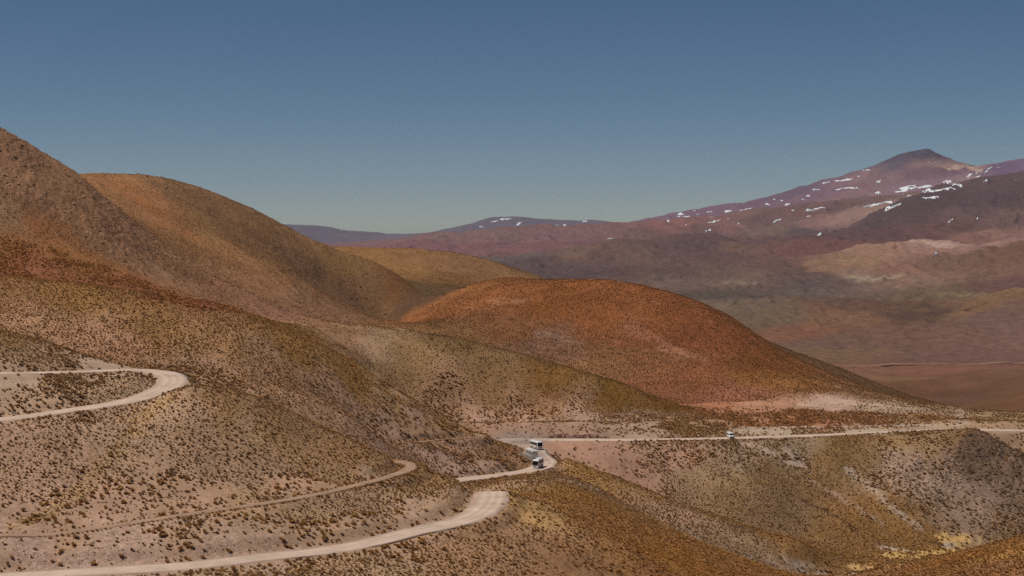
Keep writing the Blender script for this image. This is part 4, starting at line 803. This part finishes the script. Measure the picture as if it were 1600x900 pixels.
def wheel(parent, xc, yc, r_, w_):
    import bmesh
    def cyl(nm, rr, ww, mt, par, ox):
        bm = bmesh.new(); bmesh.ops.create_cone(bm, cap_ends=True, segments=24, radius1=rr, radius2=rr, depth=ww)
        bmesh.ops.bevel(bm, geom=[e for e in bm.edges if e.calc_face_angle(0) > 1], offset=rr * .08, segments=2, affect='EDGES')
        bmesh.ops.rotate(bm, cent=(0, 0, 0), matrix=mathutils.Matrix.Rotation(R(90), 3, 'Y'), verts=bm.verts); bmesh.ops.translate(bm, vec=(xc + ox, yc, r_), verts=bm.verts)
        me = bpy.data.meshes.new(nm); bm.to_mesh(me); bm.free(); return link(nm, me, mt, par)
    t_ = cyl('wheel', r_, w_, m_tyre, parent, 0); cyl('rim', r_ * .58, w_ * .3, m_rim, t_, math.copysign(w_ * .42, xc))
def ring(y_, hw, z0, z1, rr=.22, tum=.0, n_=5):
    P = []
    for (cx, cz, a0) in ((hw - rr, z1 - rr, 0), (-hw + rr, z1 - rr, 90), (-hw + .08, z0 + .08, 180), (hw - .08, z0 + .08, 270)):
        q = rr if cz > 1.2 else .08
        for k in range(n_):
            a = R(a0 + 90 * k / (n_ - 1)); xx = cx + q * math.cos(a); zz = cz + q * math.sin(a)
            xx *= 1 - tum * max(0, (zz - 1.4)) / 2; P.append((xx, y_, zz))
    return P
def slab(name, pts4, mat, parent, th, nrm):
    """a thin pane with thickness from an outline"""
    n_ = len(pts4); o = [tuple(p[i] + nrm[i] * th for i in range(3)) for p in pts4]; me = bpy.data.meshes.new(name)
    me.from_pydata([tuple(p) for p in pts4] + o, [], [tuple(range(n_))[::-1], tuple(range(n_, 2 * n_))] + [(i, (i + 1) % n_, n_ + (i + 1) % n_, n_ + i) for i in range(n_)]); me.update()
    return link(name, me, mat, parent)
def coach():
    t_ = bpy.data.objects.new('coach', None); COL.objects.link(t_)      # faces -Y, origin on the ground at its middle
    H = 3.65
    body = loft('body', [ring(-5.95, 1.14, .55, 1.45, .15, .05), ring(-6.0, 1.2, .36, 1.55, .18, .05), ring(-5.93, 1.26, .33, 2.3, .2, .05), ring(-5.72, 1.27, .33, 3.1, .24, .06), ring(-5.45, 1.275, .33, H - .14, .28, .06), ring(-5.0, 1.275, .33, H - .02, .28, .06), ring(-3.0, 1.275, .33, H, .28, .06), ring(5.4, 1.275, .33, H, .28, .06), ring(5.8, 1.26, .36, H - .1, .28, .06), ring(5.95, 1.2, .45, H - .4, .25, .06)], m_white, t_)
    slab('windscreen', [(-1.16, -6.04, 1.42), (1.16, -6.04, 1.42), (1.19, -5.99, 2.3), (1.12, -5.76, 3.02), (.95, -5.66, 3.18), (-.95, -5.66, 3.18), (-1.12, -5.76, 3.02), (-1.19, -5.99, 2.3)], m_glass, t_, .03, (0, -1, .1))
    for sx in (-1, 1):
        slab('window', [(sx * 1.268, -5.35, 1.75), (sx * 1.268, 5.1, 1.75), (sx * 1.235, 5.3, 2.9), (sx * 1.225, -5.1, 2.95)][::sx], m_glass, t_, .02, (sx, 0, 0))
        for yy in (-3.9, -2.2, -.5, 1.2, 2.9, 4.4): rbox('window_post', (sx * 1.272, yy, 2.32), (.04, .07, 1.2), m_trim, t_, .01)
        rbox('headlight', (sx * .92, -6.0, .92), (.36, .12, .2), m_lamp, t_, .05); rbox('tail_light', (sx * 1.0, 5.93, 1.2), (.2, .08, .5), m_red, t_, .03)
        mr = rbox('mirror', (sx * 1.45, -6.12, 2.55), (.2, .14, .5), m_white, t_, .05); rbox('mirror_arm', (sx * 1.3, -6.0, 2.95), (.34, .07, .07), m_trim, mr, .02)
        for yy in (-3.6, 3.0, 4.25): wheel(t_, sx * 1.12, yy, .51, .3)
        for yy in (-1.7, .2, 2.0): rbox('luggage_hatch', (sx * 1.272, yy - .3, .95), (.03, 1.7, .75), m_side, t_, .01)
    rbox('bumper', (0, -5.99, .5), (2.36, .22, .34), m_white, t_, .08); rbox('grille', (0, -6.03, .9), (1.1, .06, .22), m_trim, t_, .02); rbox('number_plate', (0, -6.11, .52), (.42, .02, .14), m_lamp, t_, .005)
    rbox('air_conditioner', (0, .8, H + .09), (1.7, 2.8, .24), m_white, t_, .09); rbox('roof_hatch', (0, -3.4, H + .03), (.8, .8, .1), m_side, t_, .03)
    rbox('door', (-1.278, -4.75, 1.5), (.03, .85, 2.2), m_trim, t_, .01)
    rbox('wiper', (-.4, -6.09, 1.62), (.9, .03, .03), m_trim, t_, .0); rbox('wiper', (.5, -6.09, 1.62), (.9, .03, .03), m_trim, t_, .0)
    for sx in (-1, 1): rbox('wheel_arch', (sx * 1.268, -3.6, .62), (.03, 1.25, .62), m_trim, t_, .01); rbox('wheel_arch', (sx * 1.268, 3.62, .62), (.03, 2.45, .62), m_trim, t_, .01)
    return t_
def copy_tree(o, parent=None):
    c = o.copy(); COL.objects.link(c); c.parent = parent
    for ch in [q for q in bpy.data.objects if q.parent == o]: copy_tree(ch, c)
    return c
def place(o, px, py, d, yaw, lift=0.10, pitch=0.0):
    u, s_ = px2us(px, py); X = u * d
    P = paths['main']; j = np.argmin(np.hypot(P[:, 0] - X, P[:, 1] - d))
    o.location = (X, d, P[j, 2] + lift); o.rotation_euler = mathutils.Euler((R(pitch), 0, R(yaw))).to_quaternion().to_euler()
bus = coach(); bus2 = copy_tree(bus); bus3 = copy_tree(bus)
tag(bus, 'white coach with dark windscreen turning left at the hairpin, lowest of the three', 'coach', 'white coaches descending the hairpin')
tag(bus2, 'white coach half hidden in pale dust between the two other coaches', 'coach', 'white coaches descending the hairpin')
tag(bus3, 'white coach with dark side windows entering the hairpin, uppermost of the three', 'coach', 'white coaches descending the hairpin')
place(bus, 840.5, 734, 560, -14, .2, -3); place(bus2, 831, 717, 590, 16, .2, -2.5); place(bus3, 837.5, 701, 615, 20, .2, -2.5)
for b_ in (bus, bus2, bus3): b_.scale = (.96, .82, .92)

def van():
    t_ = bpy.data.objects.new('van', None); COL.objects.link(t_)
    loft('body', [ring(-2.85, .84, .42, 1.16, .12, .0), ring(-2.8, .95, .34, 1.3, .14, .0), ring(-2.1, 1.0, .32, 1.42, .14, .0), ring(-1.95, 1.0, .32, 1.6, .16, .08), ring(-1.45, 1.0, .32, 2.45, .22, .10), ring(-1.1, 1.0, .32, 2.66, .22, .10), ring(2.7, 1.0, .32, 2.68, .22, .10), ring(2.85, .97, .36, 2.55, .22, .10)], m_white, t_)
    slab('windscreen', [(-.86, -2.04, 1.5), (.86, -2.04, 1.5), (.78, -1.56, 2.28), (-.78, -1.56, 2.28)], m_glass, t_, .03, (0, -.9, .4))
    for sx in (-1, 1):
        slab('window', [(sx * 1.0, -1.5, 1.42), (sx * 1.0, 2.3, 1.42), (sx * .965, 2.3, 2.05), (sx * .965, -1.3, 2.05)][::sx], m_glass, t_, .02, (sx, 0, 0))
        rbox('headlight', (sx * .74, -2.84, .92), (.3, .1, .24), m_lamp, t_, .04); rbox('mirror', (sx * 1.14, -1.75, 1.62), (.2, .12, .3), m_trim, t_, .04); rbox('tail_light', (sx * .9, 2.84, 1.2), (.12, .06, .4), m_red, t_, .02)
        for yy in (-1.95, 1.75): wheel(t_, sx * .9, yy, .36, .24)
    rbox('grille', (0, -2.87, .88), (.9, .06, .28), m_trim, t_, .02); rbox('bumper', (0, -2.86, .5), (1.86, .2, .26), m_trim, t_, .06); rbox('number_plate', (0, -2.97, .52), (.4, .02, .12), m_lamp, t_, .004)
    rbox('roof_rack', (0, .6, 2.74), (1.4, 2.4, .08), m_side, t_, .02)
    return tag(t_, 'small white van alone on the level road crossing the pink terrace', 'van')
v_ = van(); place(v_, 1141, 684, 656, 6, .10)

# ------------------------------------------------------------------ dust raised by the coaches
def dust(name, px, py, d, sx, sy, sz, yaw, dens, label, lift):
    import bmesh
    bm = bmesh.new(); bmesh.ops.create_icosphere(bm, subdivisions=3, radius=1)
    me = bpy.data.meshes.new(name); bm.to_mesh(me); bm.free(); o = link(name, me)
    u, s_ = px2us(px, py); o.location = (u * d, d, s_ * d + lift); o.scale = (sx, sy, sz); o.rotation_euler = (0, 0, R(yaw))
    m = bpy.data.materials.new('road_dust'); m.use_nodes = True; nt = m.node_tree; nt.nodes.clear()
    out = nt.nodes.new('ShaderNodeOutputMaterial'); pv_ = nt.nodes.new('ShaderNodeVolumePrincipled'); pv_.inputs['Color'].default_value = (1.0, .84, .70, 1); pv_.inputs['Anisotropy'].default_value = 0.2
    tc = nt.nodes.new('ShaderNodeTexCoord'); ln = nnode(nt, 'ShaderNodeVectorMath', operation='LENGTH'); nt.links.new(tc.outputs['Object'], ln.inputs[0])
    fall = ramp(nt, ln.outputs['Value'], [(0.15, 1.0), (0.98, 0.0)])
    n_ = nnode(nt, 'ShaderNodeTexNoise', Scale=1.9, Detail=3.0, Roughness=.6); nt.links.new(tc.outputs['Object'], n_.inputs[0])
    pf = ramp(nt, n_.outputs[0], [(.36, .05), (.66, 1.0)])
    nt.links.new(math_(nt, 'MULTIPLY', math_(nt, 'MULTIPLY', fall, pf), dens), pv_.inputs['Density']); nt.links.new(pv_.outputs[0], out.inputs['Volume'])
    me.materials.append(m); tag(o, label, 'dust cloud', kind='stuff')
dust('dust_cloud', 831, 717, 583, 8.5, 7, 3.6, 20, .34, 'pale dust swirling round the middle coach on the hairpin', 1.4)
dust('dust_cloud', 802, 692, 622, 20, 15, 5.5, 10, .11, 'thin dust haze hanging behind the uppermost coach', 1.0)

# ------------------------------------------------------------------ the air
def haze():
    x0, x1, y0, y1, z0, z1 = -21000, 21000, -400, 34000, float(Z.min()) - 40, float(max(Z.max(), 10)) + 60
    V = [(x0, y0, z0), (x1, y0, z0), (x1, y1, z0), (x0, y1, z0), (x0, y0, z1), (x1, y0, z1), (x1, y1, z1), (x0, y1, z1)]
    me = bpy.data.meshes.new('haze'); me.from_pydata(V, [], [(0, 3, 2, 1), (4, 5, 6, 7), (0, 1, 5, 4), (1, 2, 6, 5), (2, 3, 7, 6), (3, 0, 4, 7)]); me.update()
    m = bpy.data.materials.new('thin_air'); m.use_nodes = True; nt = m.node_tree; nt.nodes.clear()
    out = nt.nodes.new('ShaderNodeOutputMaterial'); pv_ = nt.nodes.new('ShaderNodeVolumePrincipled')
    pv_.inputs['Density'].default_value = HAZE_DENSITY; pv_.inputs['Color'].default_value = (.62, .72, .92, 1); pv_.inputs['Anisotropy'].default_value = 0.0
    nt.links.new(pv_.outputs[0], out.inputs['Volume']); o = link('haze', me, m); tag(o, kind='stuff')
haze()
